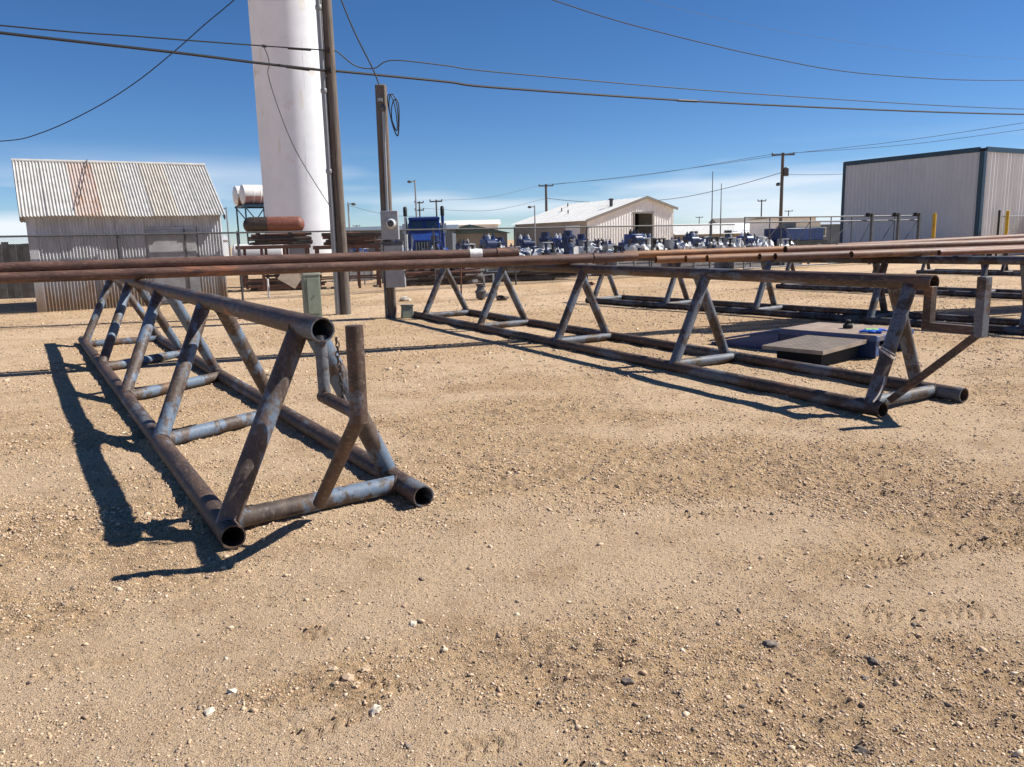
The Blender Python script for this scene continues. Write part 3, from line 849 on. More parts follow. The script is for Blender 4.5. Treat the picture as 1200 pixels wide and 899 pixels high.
px_pipe('tan pipe rising to the right on top of the right hand stack', al3(2.6, 2.5 * g, Z3 + 0.11), al3(15.0, 2.0 * g, Z3 + 0.33), 0.056, 'pipe_tan', couplings=((5.2, 5.4),))
px_pipe('red brown pipe slanting over the right hand stack near the bollards', al3(4.3, 1.55 * g, Z3 + 0.098), al3(16.0, 1.5 * g, Z3 + 0.21), 0.052, 'pipe_red')
px_pipe('orange pipe lying on the right hand stack, its end above the gate posts', al3(3.4, 0.52 * g, Z3 + 0.098), al3(15.6, 0.55 * g, Z3 + 0.098), 0.054, 'pipe_orange')
px_pipe('brown pipe in front of the stack just above the red short ended pipe', al3(2.2, -4.6 * g, Z3), al3(14.6, -3.2 * g, Z3), 0.056, 'pipe_tan')
px_pipe('short ended red pipe lowest at the right edge of the stack', al3(3.35, -9.2 * g, Z3 - 0.0), al3(15.4, -8.0 * g, Z3 + 0.0), 0.046, 'pipe_red', couplings=((2.4, 2.62),))

# ------------------------------------------------------------------ blue floor scale
def floor_scale():
    # local +X: from the near corner along the front edge, +Y: away
    rz = math.atan2(0.763, -0.646)
    t = thing('floor_scale', 'blue floor scale platform with dusty top beside the middle rack', 'scale', (4.30, 9.25, 0), rz)
    t.scale = (1, 1, 0.82)
    # in local axes the platform spans x 0..1.28 and y -1.0..0
    m = MB().span(0, 1.28, -1.0, 0, 0.255, 0.335).build('deck_frame', 'scale_blue', t, bevel=0.006)
    MB().span(0.012, 1.268, -0.988, -0.012, 0.335, 0.345).build('deck_plate', 'scale_top', t)
    for x0 in (0.04, 1.12):
        for y0 in (-0.96, -0.16):
            MB().span(x0, x0 + 0.12, y0, y0 + 0.12, 0.03, 0.255).build('load_cell_foot', 'scale_blue', t)
            MB().lathe([(0.05, 0.0), (0.05, 0.02), (0.02, 0.03), (0.02, 0.05)], (x0 + 0.06, y0 + 0.06, 0.0), seg=14).build('foot_pad', 'black', t)
    MB().span(0.01, 1.27, -0.024, -0.004, 0.02, 0.254).build('shade_skirt', 'navy', t)  # navy sheets stand in for the deep shade under the deck
    MB().span(0.20, 1.08, -0.988, -0.97, 0.03, 0.25).build('shade_skirt', 'navy', t)
    MB().span(1.262, 1.275, -0.9, -0.1, 0.05, 0.25).build('shade_skirt', 'navy', t)
    # ramp at the far end
    M = MB()
    M.add([(1.285, -1.0, 0.30), (1.285, 0, 0.30), (2.35, 0, 0.03), (2.35, -1.0, 0.03),
           (1.285, -1.0, 0.335), (1.285, 0, 0.335), (2.35, 0, 0.06), (2.35, -1.0, 0.06)],
          [(0, 3, 2, 1)[::-1], (4, 5, 6, 7), (0, 1, 5, 4), (1, 2, 6, 5), (2, 3, 7, 6), (3, 0, 4, 7)])
    M.build('ramp_plate', 'scale_blue', t, smooth=False, fixn=True)
    for y in (-0.97, -0.03):
        M = MB().add([(1.29, y - .015, 0.0), (1.29, y + .015, 0), (2.33, y + .015, 0.0), (2.33, y - .015, 0.0),
                      (1.29, y - .015, 0.29), (1.29, y + .015, 0.29), (2.33, y + .015, 0.025), (2.33, y - .015, 0.025)],
                     [(0, 1, 2, 3), (4, 5, 6, 7), (0, 1, 5, 4), (1, 2, 6, 5), (2, 3, 7, 6), (3, 0, 4, 7)])
        M.build('ramp_cheek', 'scale_blue', t, smooth=False, fixn=True)
floor_scale()

def tread_step():
    rz = math.atan2(0.763, -0.646)
    t = thing('tread_plate_step', 'tan tread plate step standing against the blue scale', 'step', (4.30, 9.25, 0), rz)
    t.scale = (1, 1, 0.82)
    # plate slopes down from the scale (y=0.03) to y=1.0 on the camera side
    x0, x1 = 0.10, 0.86
    def P(x, y): return 0.285 - 0.03 * (y - 0.03)
    ya, yb = 0.035, 1.05
    top = MB()
    V = [(x0, ya, P(0, ya)), (x1, ya, P(0, ya)), (x1, yb, P(0, yb)), (x0, yb, P(0, yb))]
    th = 0.055
    top.add(V + [(x, y, z - th) for x, y, z in V], [(0, 1, 2, 3)[::-1], (4, 5, 6, 7), (0, 1, 5, 4), (1, 2, 6, 5), (2, 3, 7, 6), (3, 0, 4, 7)])
    top.build('plate', 'tread', t, smooth=False, fixn=True)
    lug = MB()
    for i in range(16):
        for j in range(20):
            cx = x0 + 0.03 + (x1 - x0 - 0.06) * i / 15; cy = ya + 0.03 + (yb - ya - 0.06) * j / 19
            a = 0.785 if (i + j) % 2 else -0.785
            lug.box((cx, cy, P(0, cy) + 0.002), (0.034, 0.008, 0.006), a)
    lug.build('tread_lugs', 'tread', t, smooth=False, kind='stuff')
    MB().span(x0 + 0.10, x1 - 0.10, ya + 0.02, yb - 0.16, 0.0, 0.195).build('step_shade_block', 'dark_void', t)  # near-black block paints in the shade below the plate
floor_scale_u = Vector((-0.646, 0.763, 0)); floor_scale_v = Vector((0.763, 0.646, 0))
tread_step()

def on_scale(u, v, z=0.2835):
    p = Vector((4.30, 9.25, 0)) + floor_scale_u * u + floor_scale_v * v
    return (p.x, p.y, z)
t = thing('scale_weight', 'small black knob weight standing on the blue scale', 'weight', on_scale(0.62, 0.52))
MB().lathe([(0.055, 0), (0.06, 0.01), (0.06, 0.045), (0.03, 0.06)], seg=18).build('weight_body', 'black', t)
MB().lathe([(0.02, 0.055), (0.016, 0.075), (0.034, 0.085), (0.036, 0.10), (0.02, 0.112), (0.0, 0.114)], seg=16).build('knob', 'black', t)

def glove(label, loc, rz, mats, mirror=1):
    t = thing('work_glove', label, 'glove', loc, rz, 'work gloves on the scale')
    MB().blob((0, 0, 0.022), (0.055, 0.065, 0.022), 3, 0.12, 1.5, 2).build('palm', mats[0], t)
    for i, (x, L) in enumerate(((-0.038, 0.075), (-0.013, 0.09), (0.012, 0.085), (0.036, 0.065))):
        MB().sweep([(x * mirror, 0.045, 0.022), (x * 1.15 * mirror, 0.06 + L * 0.5, 0.028), (x * 1.25 * mirror, 0.06 + L, 0.016)], [0.0125, 0.012, 0.009], 8).build('finger', mats[1], t)
    MB().sweep([(0.04 * mirror, -0.01, 0.02), (0.075 * mirror, 0.025, 0.024), (0.085 * mirror, 0.06, 0.018)], [0.014, 0.013, 0.01], 8).build('thumb', mats[1], t)
    MB().lathe([(0.042, -0.10), (0.045, -0.06), (0.04, -0.03)], (0, 0, 0.0), axis='Y', seg=14).build('cuff', mats[0], t)
    for c in t.children:
        if c.name.startswith('cuff'): c.scale = (1, 1, 0.5); c.location = (0, 0, 0.022)
glove('bright blue work glove lying palm down on the scale', on_scale(0.15, 0.20), 1.1, ('glove_blue', 'glove_blue'))
glove('blue and lime work glove lying on the scale next to the other', on_scale(0.20, 0.34), -1.7, ('glove_green', 'glove_blue'), -1)

# ------------------------------------------------------------------ corrugated shed
def corr_sheet(u0, u1, pA, pB, out, pitch=0.076, amp=0.016, phase=0.0, bend=0.0, per=8):
    """corrugated sheet spanning u0..u1 along local X between lines pA(bottom) and pB(top), each (y, z)"""
    n = max(2, int((u1 - u0) / pitch * per))
    vs = []; fs = []
    rows = 6
    for i in range(n + 1):
        x = u0 + (u1 - u0) * i / n
        w = amp * math.sin(2 * math.pi * x / pitch + phase)
        for j in range(rows + 1):
            k = j / rows
            y = pA[0] + (pB[0] - pA[0]) * k; z = pA[1] + (pB[1] - pA[1]) * k
            b = bend * math.sin(k * math.pi + x * 1.7)
            vs.append((x, y + out[0] * (w + b), z + out[1] * (w + b)))
    for i in range(n):
        for j in range(rows):
            a = i * (rows + 1) + j
            fs.append((a, a + rows + 1, a + rows + 2, a + 1))
    return MB().add(vs, fs)

def shed():
    # local origin: left front wall foot; +X along the front, +Y back
    L, D, EH, RH, OV = 4.6, 3.8, 2.52, 3.85, 0.29
    t = thing('tin_shed', 'small corrugated tin shed with rust patched roof behind the fence', 'shed', (-11.87, 20.03, 0), GRZ)
    slope = (RH - EH) / (D / 2)
    # front wall sheets
    nsh = 7
    for i in range(nsh):
        a = L * i / nsh; b = L * (i + 1) / nsh
        if a > 2.8 and b < 4.0: continue
        a2 = a + (0.17 if i == 0 else 0)
        corr_sheet(a2, b + 0.02, (-0.012 * (i % 2), 0.0), (-0.012 * (i % 2), EH), (-1, 0), bend=0.006).build('wall_sheet', 'shed_wall', t)
    MB().span(-0.02, 0.17, -0.02, 0.02, 0, EH).build('corner_trim', 'shed_wall', t)
    corr_sheet(2.62, 3.95, (0.0, 2.05), (0.0, EH), (-1, 0)).build('wall_sheet', 'shed_wall', t)
    # boarded door with frame, and its patched lower panel
    d = MB().span(2.66, 3.92, -0.035, 0.0, 0.05, 2.06).build('door', 'shed_door', t)
    MB().span(2.70, 3.88, -0.055, -0.036, 1.12, 1.98).build('door_panel', 'shed_door', d)
    MB().span(2.74, 3.52, -0.055, -0.036, 0.12, 1.04).build('door_panel', 'shed_door', d)
    MB().span(3.60, 3.64, -0.075, -0.036, 0.1, 2.0).build('door_post', 'board_grey', d)
    # gables and back
    for x in (0.0, L):
        m = MB().add([(x, 0.03, 0), (x, D, 0), (x, D, EH), (x, D / 2, RH - 0.05), (x, 0.03, EH)], [(0, 1, 2, 3, 4)])
        m.build('gable_wall', 'shed_wall', t)
    MB().add([(0, D, 0), (L, D, 0), (L, D, EH), (0, D, EH)], [(0, 1, 2, 3)]).build('back_wall', 'shed_wall', t)
    # roof sheets, front and back slope
    x0, x1 = -0.13, L + 0.06
    w = (x1 - x0) / 8
    ln = math.hypot(1, slope); out = (-slope / ln, 1 / ln)
    for i in range(8):
        a, b = x0 + w * i, x0 + w * (i + 1) + 0.03
        lift = 0.008 * (i % 2)
        zA = EH - OV * slope + 0.03 + lift
        corr_sheet(a, b, (-OV - 0.02 * (i % 3), zA), (D / 2, RH + 0.03 + lift), out, bend=0.012, amp=0.018).build('roof_sheet', ['shed_roof', 'shed_roof', 'shed_roof_rust', 'shed_roof_spot', 'shed_roof', 'shed_roof_spot', 'shed_roof', 'shed_roof'][i], t)
        corr_sheet(a, b, (D + OV, zA), (D / 2, RH + 0.03 + lift), (slope / ln, 1 / ln), amp=0.013).build('roof_sheet', 'shed_roof', t)
    MB().tube((x0 - 0.02, D / 2, RH + 0.02), (x1 + 0.02, D / 2, RH + 0.02), 0.055, 12).build('ridge_cap', 'shed_roof', t)
    for x in (x0, x1):
        MB().bar((x, -OV, EH - OV * slope - 0.03), (x, D / 2, RH - 0.04), 0.03, 0.12).build('rake_board', 'board_grey', t)
    MB().bar((1.15, -0.2, 2.62), (1.62, D / 2 - 0.05, RH + 0.09), 0.018, 0.012).build('roof_strap', 'scrap_dark', t)
shed()

# board fence seen left of the shed
def board_fence():
    t = thing('board_fence', 'weathered grey board fence at the left edge behind the shed', 'fence', (-24.0, 24.5, 0), 0.25)
    for i in range(46):
        h = 1.75 + 0.1 * rnd.random()
        MB().box((i * 0.21, 0.02 * (i % 2), h / 2), (0.208, 0.025, h)).build('board', 'board_grey', t)
    for z in (0.4, 1.4):
        MB().bar((0, 0.05, z), (46 * 0.21, 0.05, z), 0.05, 0.09).build('rail', 'board_grey', t)
board_fence()

# ------------------------------------------------------------------ chain link fence
F0 = Vector((-11.77, 19.80, 0))
FH = 1.88
def fence():
    t = thing('chain_link_fence', 'grey chain link fence running behind the racks and in front of the shed', 'fence', F0, GRZ)
    x0, x1 = -4.3, 24.3
    MB().tube((x0, 0, FH), (x1, 0, FH), 0.024, 10).build('top_rail', 'galv_dark', t)
    MB().tube((x0, 0, 0.06), (x1, 0, 0.06), 0.006, 5).build('bottom_wire', 'galv_dark', t)
    post = None
    s = 2.0 - 6
    while s < x1 + 0.1:
        if post is None:
            post = MB().lathe([(0.03, 0), (0.03, FH - 0.02), (0.036, FH - 0.015), (0.036, FH + 0.03), (0.0, FH + 0.05)], seg=10).build('post', 'galv_dark', t)
            post.location = (s, 0.03, 0)
        else:
            copy_child(post, t, (s, 0.03, 0))
        s += 3.0
    # woven wire: two families of zigzag wires
    m = MB(); p = 0.056; zb, zt = 0.05, FH - 0.02
    H = zt - zb
    n = int((x1 - x0 + H) / p)
    for sgn, yy in ((1, 0.0), (-1, 0.006)):
        for i in range(n):
            a = x0 - H + i * p if sgn > 0 else x0 + i * p
            b = a + sgn * H
            za, z2 = zb, zt
            xa, xb = a, b
            # clip to the fence
            def clip(xa, za, xb, zb_):
                if xa < x0: za = za + (x0 - xa) * (zb_ - za) / (xb - xa); xa = x0
                if xb < x0: zb_ = zb_ + (x0 - xb) * (za - zb_) / (xa - xb); xb = x0
                if xa > x1: za = za + (x1 - xa) * (zb_ - za) / (xb - xa); xa = x1
                if xb > x1: zb_ = zb_ + (x1 - xb) * (za - zb_) / (xa - xb); xb = x1
                return xa, za, xb, zb_
            if max(xa, xb) <= x0 or min(xa, xb) >= x1: continue
            xa, za, xb, z2 = clip(xa, za, xb, z2)
            if abs(xb - xa) < 0.01: continue
            m.tube((xa, yy, za), (xb, yy, z2), 0.0023, 3, cap0=False, cap1=False)
    m.build('chain_link_mesh', 'wire_fence', t, kind='stuff')
fence()

def fpos(s, off=0.0):
    p = F0 + GRID_T * s + GRID_N * off
    return (p.x, p.y, 0)

# sliding cantilever gate
def gate():
    t = thing('sliding_gate', 'grey cantilever sliding gate with cross braced panels before the metal building', 'gate', fpos(24.6, 0.25), GRZ)
    x1 = 11.6
    for z in (2.14, 1.94, 0.12):
        MB().tube((0, 0, z), (x1, 0, z), 0.03, 10).build('rail', 'galv_dark', t)
    xs = [0, 1.45, 2.15, 3.95, 5.3, 6.7, 8.1, 9.8, x1]
    for x in xs:
        MB().tube((x, 0, 0.12), (x, 0, 2.14), 0.024, 10).build('upright', 'galv_dark', t)
    for a, b in ((0, 2), (2, 3), (3, 5), (5, 6), (6, 7), (7, 8)):
        MB().tube((xs[a], 0.02, 0.14), (xs[b], 0.02, 1.92), 0.016, 8).build('brace', 'galv_dark', t)
    MB().tube((xs[3], 0.02, 0.14), (xs[2], 0.02, 1.92), 0.016, 8).build('brace', 'galv_dark', t)
gate()
for i, s in enumerate((32.45, 34.4, 36.0)):
    t = thing('gate_post', ['steel roller post with black cap, leftmost of the three at the sliding gate', 'steel roller post with black cap, middle of the three at the sliding gate',
                            'steel roller post with black cap, beside the tall yellow bollard'][i], 'post', fpos(s, 0.45), GRZ, 'roller posts of the sliding gate')
    MB().box((0, 0, 1.13), (0.11, 0.11, 2.26)).build('post', 'galv_dark', t)
    MB().box((-0.07, 0.1, 2.20), (0.26, 0.2, 0.16)).build('roller_housing', 'black', t, bevel=0.02)
for lab, s, h in (('yellow bollard beside the sliding gate posts', 36.8, 2.25), ('yellow bollard before the sunlit end of the metal building', 43.2, 2.35)):
    t = thing('bollard', lab, 'bollard', fpos(s, 0.7), 0, 'yellow bollards')
    MB().lathe([(0.085, 0), (0.085, h - 0.06), (0.07, h - 0.02), (0.0, h)], seg=18).build('post', 'yellow', t)
    MB().lathe([(0.20, 0), (0.18, 0.08), (0.09, 0.1)], seg=18).build('concrete_collar', 'slab', t)

def fence2():
    t = thing('chain_link_fence', 'short chain link fence run at the right edge beside the second bollard', 'fence', fpos(42.6, 0.6), GRZ)
    MB().tube((0.2, 0, 2.05), (14, 0, 2.05), 0.024, 8).build('top_rail', 'galv', t)
    MB().lathe([(0.055, 0), (0.055, 2.35), (0, 2.38)], seg=10).build('corner_post', 'black', t)
    for x in (3, 6, 9, 12):
        MB().lathe([(0.028, 0), (0.028, 2.05), (0, 2.08)], (x, 0.02, 0), seg=8).build('post', 'galv', t)
    m = MB()
    for i in range(200):
        x = 0.2 + i * 0.069
        for sg in (1, -1):
            xa, xb = x, x + sg * 2.0
            za, zb = 0.05, 2.05
            if xb > 14: zb = za + (14 - xa) / 2.0 * 2.0; xb = 14
            if xb < 0.2: zb = za + (xa - 0.2); xb = 0.2
            if abs(xa - xb) > 0.02: m.tube((xa, 0.004 * sg, za), (xb, 0.004 * sg, zb), 0.0023, 3, cap0=False, cap1=False)
    m.build('chain_link_mesh', 'wire_fence', t, kind='stuff')
fence2()

# ------------------------------------------------------------------ utility pole, service pole, pedestal
def pole_big():
    x, y, H = -3.56, 17.2, 10.2
    t = thing('utility_pole', 'tall wooden utility pole with grey conduit riser before the white tower', 'utility pole', (x, y, 0))
    MB().tube((0, 0, -0.1), (0.0, 0.0, H), 0.118, 18, r1=0.095, rings=6).build('pole', 'wood', t)
    c = MB(); cx, cy = -0.145, -0.09
    c.tube((cx, cy, 0), (cx, cy, 7.5), 0.056, 16)
    c.build('conduit', 'conduit', t)
    for z in (1.2, 3.0, 4.6, 6.2):
        MB().lathe([(0.068, z - 0.04), (0.072, z - 0.03), (0.072, z + 0.03), (0.068, z + 0.04)], (cx, cy, 0), seg=16).build('conduit_coupling', 'conduit', t)
        MB().box((cx + 0.07, cy + 0.03, z + 0.3), (0.2, 0.03, 0.03), 0.5).build('strap', 'galv', t)
    for z in (5.38, 4.99):
        MB().box((0.0, -0.13, z), (0.09, 0.06, 0.09)).build('cable_clamp', 'scrap_dark', t)
pole_big()

def pole_service():
    x, y = -2.43, 16.2
    t = thing('service_pole', 'short wooden service pole carrying the electric meter and switch boxes', 'utility pole', (x, y, 0))
    MB().bar((0, 0, -0.1), (0.03, 0, 4.52), 0.21, 0.19, up=(0, 1, 0)).build('pole', 'wood', t, bevel=0.03)
    MB().tube((0.05, -0.125, 2.1), (0.07, -0.125, 4.0), 0.030, 12).build('conduit', 'conduit', t)
    MB().lathe([(0.035, 0), (0.05, 0.04), (0.05, 0.10), (0.02, 0.15)], (0.072, -0.125, 4.0), seg=12).build('weather_head', 'galv_dark', t)
    mb = MB().box((0.10, -0.20, 1.84), (0.34, 0.16, 0.56)).build('meter_box', 'box_grey', t, bevel=0.01)
    MB().lathe([(0.105, 0), (0.105, 0.03), (0.09, 0.035), (0.09, 0.10), (0.07, 0.13), (0.0, 0.135)], (0.14, -0.28, 1.87), axis='Y', seg=22, rot=None).build('meter', 'meter_glass', mb)
    for c in mb.children:
        c.rotation_euler = (0, 0, math.pi); c.location = (0.28, -0.56, 0)
    MB().lathe([(0.062, 0.0), (0.062, 0.012), (0, 0.013)], (0, 0, 0), axis='Y', seg=18).build('meter_dial', 'galv_dark', mb)
    dial = mb.children[-1]; dial.rotation_euler = (0, 0, math.pi); dial.location = (0.14, -0.41, 1.87)
    MB().tube((0.13, -0.19, 1.40), (0.13, -0.19, 1.60), 0.035, 12).build('nipple', 'conduit', t)
    MB().box((0.13, -0.19, 1.49), (0.42, 0.18, 0.055)).build('wire_trough', 'galv_dark', t)
    s1 = MB().box((0.15, -0.19, 1.34), (0.37, 0.15, 0.22)).build('switch_box', 'box_grey', t, bevel=0.008)
    MB().box((0.15, -0.272, 1.265), (0.30, 0.012, 0.03)).build('name_plate', 'white_part', s1)
    s2 = MB().box((0.16, -0.19, 0.83), (0.38, 0.16, 0.42)).build('switch_box', 'box_grey', t, bevel=0.008)
    MB().box((0.17, -0.276, 0.86), (0.29, 0.012, 0.28)).build('switch_door', 'box_grey', s2)
    MB().tube((0.36, -0.2, 0.83), (0.36, -0.27, 0.95), 0.012, 8).build('switch_lever', 'galv_dark', s2)
    MB().tube((0.14, -0.19, 1.0), (0.14, -0.19, 1.25), 0.032, 12).build('nipple', 'conduit', t)
    MB().box((-0.075, -0.115, 0.6), (0.05, 0.03, 1.2)).build('ground_molding', 'board_grey', t)
    # coil of spare cable hanging off the top
    for k in range(3):
        pts = []
        for i in range(36):
            a = 2 * math.pi * i / 36
            pts.append((0.20 + 0.015 * k + (0.06 + 0.022 * k) * math.sin(a + 0.4 * k) * (1 + .3 * math.cos(a)) + (0.11 + 0.02 * k) * (1 - math.cos(a)) / 2, -0.12 - 0.02 * k, 3.98 - 0.05 * k + (0.34 + 0.05 * (k % 2)) * math.cos(a)))
        MB().sweep(pts, 0.011, 6, closed=True).build('cable_coil', 'cable', t)
    MB().box((0.02, -0.13, 4.22), (0.09, 0.06, 0.06)).build('cable_clamp', 'galv', t)
pole_service()

def pedestal():
    t = thing('utility_pedestal', 'green metal utility pedestal standing left of the tall pole', 'utility box', (-4.16, 16.75, 0), 0.42)
    MB().box((0, 0, 0.44), (0.34, 0.28, 0.88)).build('cabinet', 'ped_green', t, bevel=0.01)
    MB().box((0, 0, 0.90), (0.37, 0.31, 0.06)).build('lid', 'ped_lid', t, bevel=0.015)
    MB().box((0.015, -0.147, 0.45), (0.25, 0.014, 0.74)).build('door', 'ped_green', t, bevel=0.004)
    MB().lathe([(0.012, 0), (0.012, 0.02)], (0.02, -0.172, 0.45), axis='Y', seg=10).build('lock', 'galv_dark', t)
pedestal()
t = thing('valve_box', 'small grey green box on the dirt at the foot of the service pole', 'utility box', (-2.08, 16.05, 0), 0.3)
MB().box((0, 0, 0.12), (0.24, 0.2, 0.25), taper=0.88).build('box_body', 'ped_green', t, bevel=0.015)
MB().box((0, 0, 0.25), (0.25, 0.21, 0.02)).build('lid', 'ped_green', t)

# ------------------------------------------------------------------ overhead cables
def smooth_path(pts, n=8):
    pts = [Vector(p) for p in pts]
    out = []
    for i in range(len(pts) - 1):
        p0 = pts[max(i - 1, 0)]; p1 = pts[i]; p2 = pts[i + 1]; p3 = pts[min(i + 2, len(pts) - 1)]
        for k in range(n):
            t = k / n
            out.append(0.5 * ((2 * p1) + (p2 - p0) * t + (2 * p0 - 5 * p1 + 4 * p2 - p3) * t * t + (3 * p1 - p0 - 3 * p2 + p3) * t ** 3))
    out.append(pts[-1])
    return out
def cable(label, pts, r, mat='cable', wraps=(), group='overhead cables'):
    o = MB().sweep(smooth_path(pts), r, 7).build('overhead_cable', mat)
    tag(o, label, 'cable', group)
    for (a, b, rr) in wraps:
        MB().sweep([a, b], rr, 8).build('splice_sleeve', 'cable', o)
    return o
cable('upper black cable past the tall pole, dipping just right of the pole',
      [(-22, 6.0, 5.55), (-15, 10.3, 5.3), (-8.48, 14.28, 5.27), (-6.67, 15.37, 5.31), (-4.88, 16.44, 5.36), (-3.72, 17.03, 5.38), (-3.45, 17.2, 5.4), (-3.11, 17.5, 5.16), (-2.75, 17.72, 5.14), (-2.38, 17.95, 5.34), (-1.33, 18.57, 5.34),
       (0.18, 19.49, 5.31), (7.58, 23.93, 5.42), (19.49, 31.09, 5.85), (34, 39.8, 6.8)], 0.013,
      wraps=(((-4.3, 16.79, 5.37), (-3.9, 17.02, 5.38), 0.024), ((-4.73, 16.53, 5.365), (-4.67, 16.57, 5.365), 0.03)))
cable('thick lower black cable crossing the whole frame past the tall pole',
      [(-22, 6.0, 5.7), (-15, 10.3, 5.33), (-8.49, 14.27, 5.15), (-6.1, 15.71, 5.09), (-4.9, 16.43, 5.04), (-3.73, 17.03, 4.99), (-3.46, 17.2, 5.0), (-1.35, 18.57, 5.0), (0.17, 19.48, 4.97), (7.59, 23.94, 5.14), (19.52, 31.1, 5.66), (34, 39.8, 6.6)], 0.026,
      wraps=(((4.6, 22.15, 5.045), (5.2, 22.5, 5.065), 0.034), ((-4.35, 16.76, 5.02), (-3.95, 17.0, 5.0), 0.034)))
cable('twisted drop cable swooping down to the left edge', [(-3.62, 17.1, 7.9), (-4.4, 17.28, 7.25), (-5.49, 17.39, 6.46), (-6.15, 17.45, 6.02), (-6.84, 17.52, 5.54), (-7.74, 17.61, 4.97), (-8.75, 17.71, 4.47), (-9.97, 17.84, 4.03), (-10.98, 17.94, 3.88), (-13.5, 18.2, 3.95), (-17, 18.5, 4.6)], 0.0105)
cable('twisted cable dropping steeply to the top of the service pole', [(-3.6, 17.1, 7.4), (-3.19, 16.85, 6.26), (-2.92, 16.63, 5.59), (-2.54, 16.31, 4.81), (-2.41, 16.12, 4.46)], 0.015)
cable('highest twisted cable sagging away to the right edge', [(-3.6, 17.2, 8.1), (-1.2, 18.65, 7.5), (1.19, 20.09, 7.06), (3.49, 21.47, 6.74), (7.54, 23.9, 6.43), (11.73, 26.42, 6.36), (19.34, 31.0, 6.87), (34, 39.8, 8.6)], 0.013)
cable('very thin faint wire high above the other cables at right', [(-3.6, 17.2, 8.6), (3.06, 21.21, 7.45), (10.76, 25.84, 7.2), (19.24, 30.94, 7.6), (34, 39.8, 9)], 0.004, 'cable_grey')
cable('loose thin wire hanging from the upper cable in front of the white tower', [(-4.71, 16.55, 5.36), (-4.66, 16.58, 5.2), (-4.64, 16.59, 5.03), (-4.67, 16.57, 4.81), (-4.53, 16.65, 4.17), (-4.35, 16.76, 3.56), (-4.11, 16.9, 3.01), (-3.72, 17.05, 2.28)], 0.008)

# ------------------------------------------------------------------ white tower
def tower():
    r, H = 2.03, 26
    t = thing('water_tower', 'tall white steel standpipe tower rising out of the top of the frame', 'tower', (-11.35, 45.0, 0))
    nb = 11; h = H / nb
    MB().lathe([(r, 0), (r, H)], seg=128).build('shell', 'white_paint', t)
    for k in range(1, nb):
        MB().lathe([(r, k * h - 0.008), (r + 0.004, k * h - 0.004), (r + 0.004, k * h + 0.004), (r, k * h + 0.008)], seg=96).build('girth_seam', 'white_paint', t)
    MB().lathe([(r + 0.06, H), (r * 0.5, H + 0.5), (0, H + 0.65)], seg=64).build('roof_cap', 'white_paint', t)
    for k in range(nb):
        a = -1.25 + 0.42 * (k % 2) + 0.05 * k % 0.3
        MB().bar((math.cos(a) * (r - 0.001), math.sin(a) * (r - 0.001), k * h + 0.02), (math.cos(a) * (r - 0.001), math.sin(a) * (r - 0.001), (k + 1) * h - 0.02), 0.018, 0.012, up=(math.cos(a), math.sin(a), 0)).build('seam', 'white_paint', t)
    for a_, z_, w_, h_ in ((-0.98, 13.6, 0.22, 0.34), (-1.15, 9.0, 0.10, 0.5), (-2.2, 11.0, 0.12, 0.6), (-1.8, 6.6, 0.09, 0.45)):
        m = MB(); vs = []; fs = []
        for i in range(13):
            q = 2 * math.pi * i / 12
            rr_ = 0 if i == 0 else rnd.uniform(0.7, 1.15)
            th_ = a_ + (w_ * rr_ * math.cos(q)) / r
            vs.append(((r + 0.0015) * math.cos(th_), (r + 0.0015) * math.sin(th_), z_ + h_ * rr_ * math.sin(q)))
        for i in range(1, 13): fs.append((0, i, i % 12 + 1))
        m.add(vs, fs).build('stain', 'tower_stain', t)
    MB().lathe([(r + 0.35, 0), (r + 0.35, 0.3), (r + 0.02, 0.32)], seg=48).build('footing', 'slab', t)
tower()

# ------------------------------------------------------------------ white tanks on a stand
def horiz_tank(name, label, loc, rz, r, L, mat, bulge=0.5, cat='tank', group=None, stain=None, legs=True):
    t = thing(name, label, cat, loc, rz, group)
    prof = [(0, -L / 2)]
    for k in range(1, 9):
        a = k / 8 * math.pi / 2
        prof.append((r * math.sin(a), -L / 2 + r * bulge * (1 - math.cos(a))))
    for k in range(7, -1, -1):
        a = k / 8 * math.pi / 2
        prof.append((r * math.sin(a), L / 2 - r * bulge * (1 - math.cos(a))))
    prof = [(max(q, 0.0), h) for q, h in prof]
    MB().lathe(prof, (0, 0, r), axis='X', seg=36).build('shell', mat, t)
    return t
TKX, TKY, TKZ = -15.55, 50.2, 4.02
def tank_stand():
    zt = TKZ - 0.09
    t = thing('tank_stand', 'blue grey angle iron stand holding the white tanks beside the tower', 'stand', (TKX, TKY, 0), GRZ)
    for x in (-0.75, 0.95):
        for yy in (-0.6, 1.75):
            MB().tube((x, yy, 0), (x, yy, zt), 0.05, 8).build('leg', 'trim_blue', t)
    for yy in (-0.6, 1.75):
        MB().bar((-0.85, yy, zt), (1.05, yy, zt), 0.09, 0.12).build('beam', 'trim_blue', t)
        MB().tube((-0.73, yy, zt - 0.1), (0.1, yy, zt - 1.2), 0.035, 8).build('brace', 'trim_blue', t)
        MB().tube((0.93, yy, zt - 0.1), (0.1, yy, zt - 1.2), 0.035, 8).build('brace', 'trim_blue', t)
    for x in (-0.75, 0.95):
        MB().bar((x, -0.54, zt - 0.005), (x, 1.69, zt - 0.005), 0.09, 0.1).build('beam', 'trim_blue', t)
    MB().span(-0.8, 1.0, -0.6, 1.75, zt + 0.062, zt + 0.085).build('deck', 'trim_blue', t)
tank_stand()
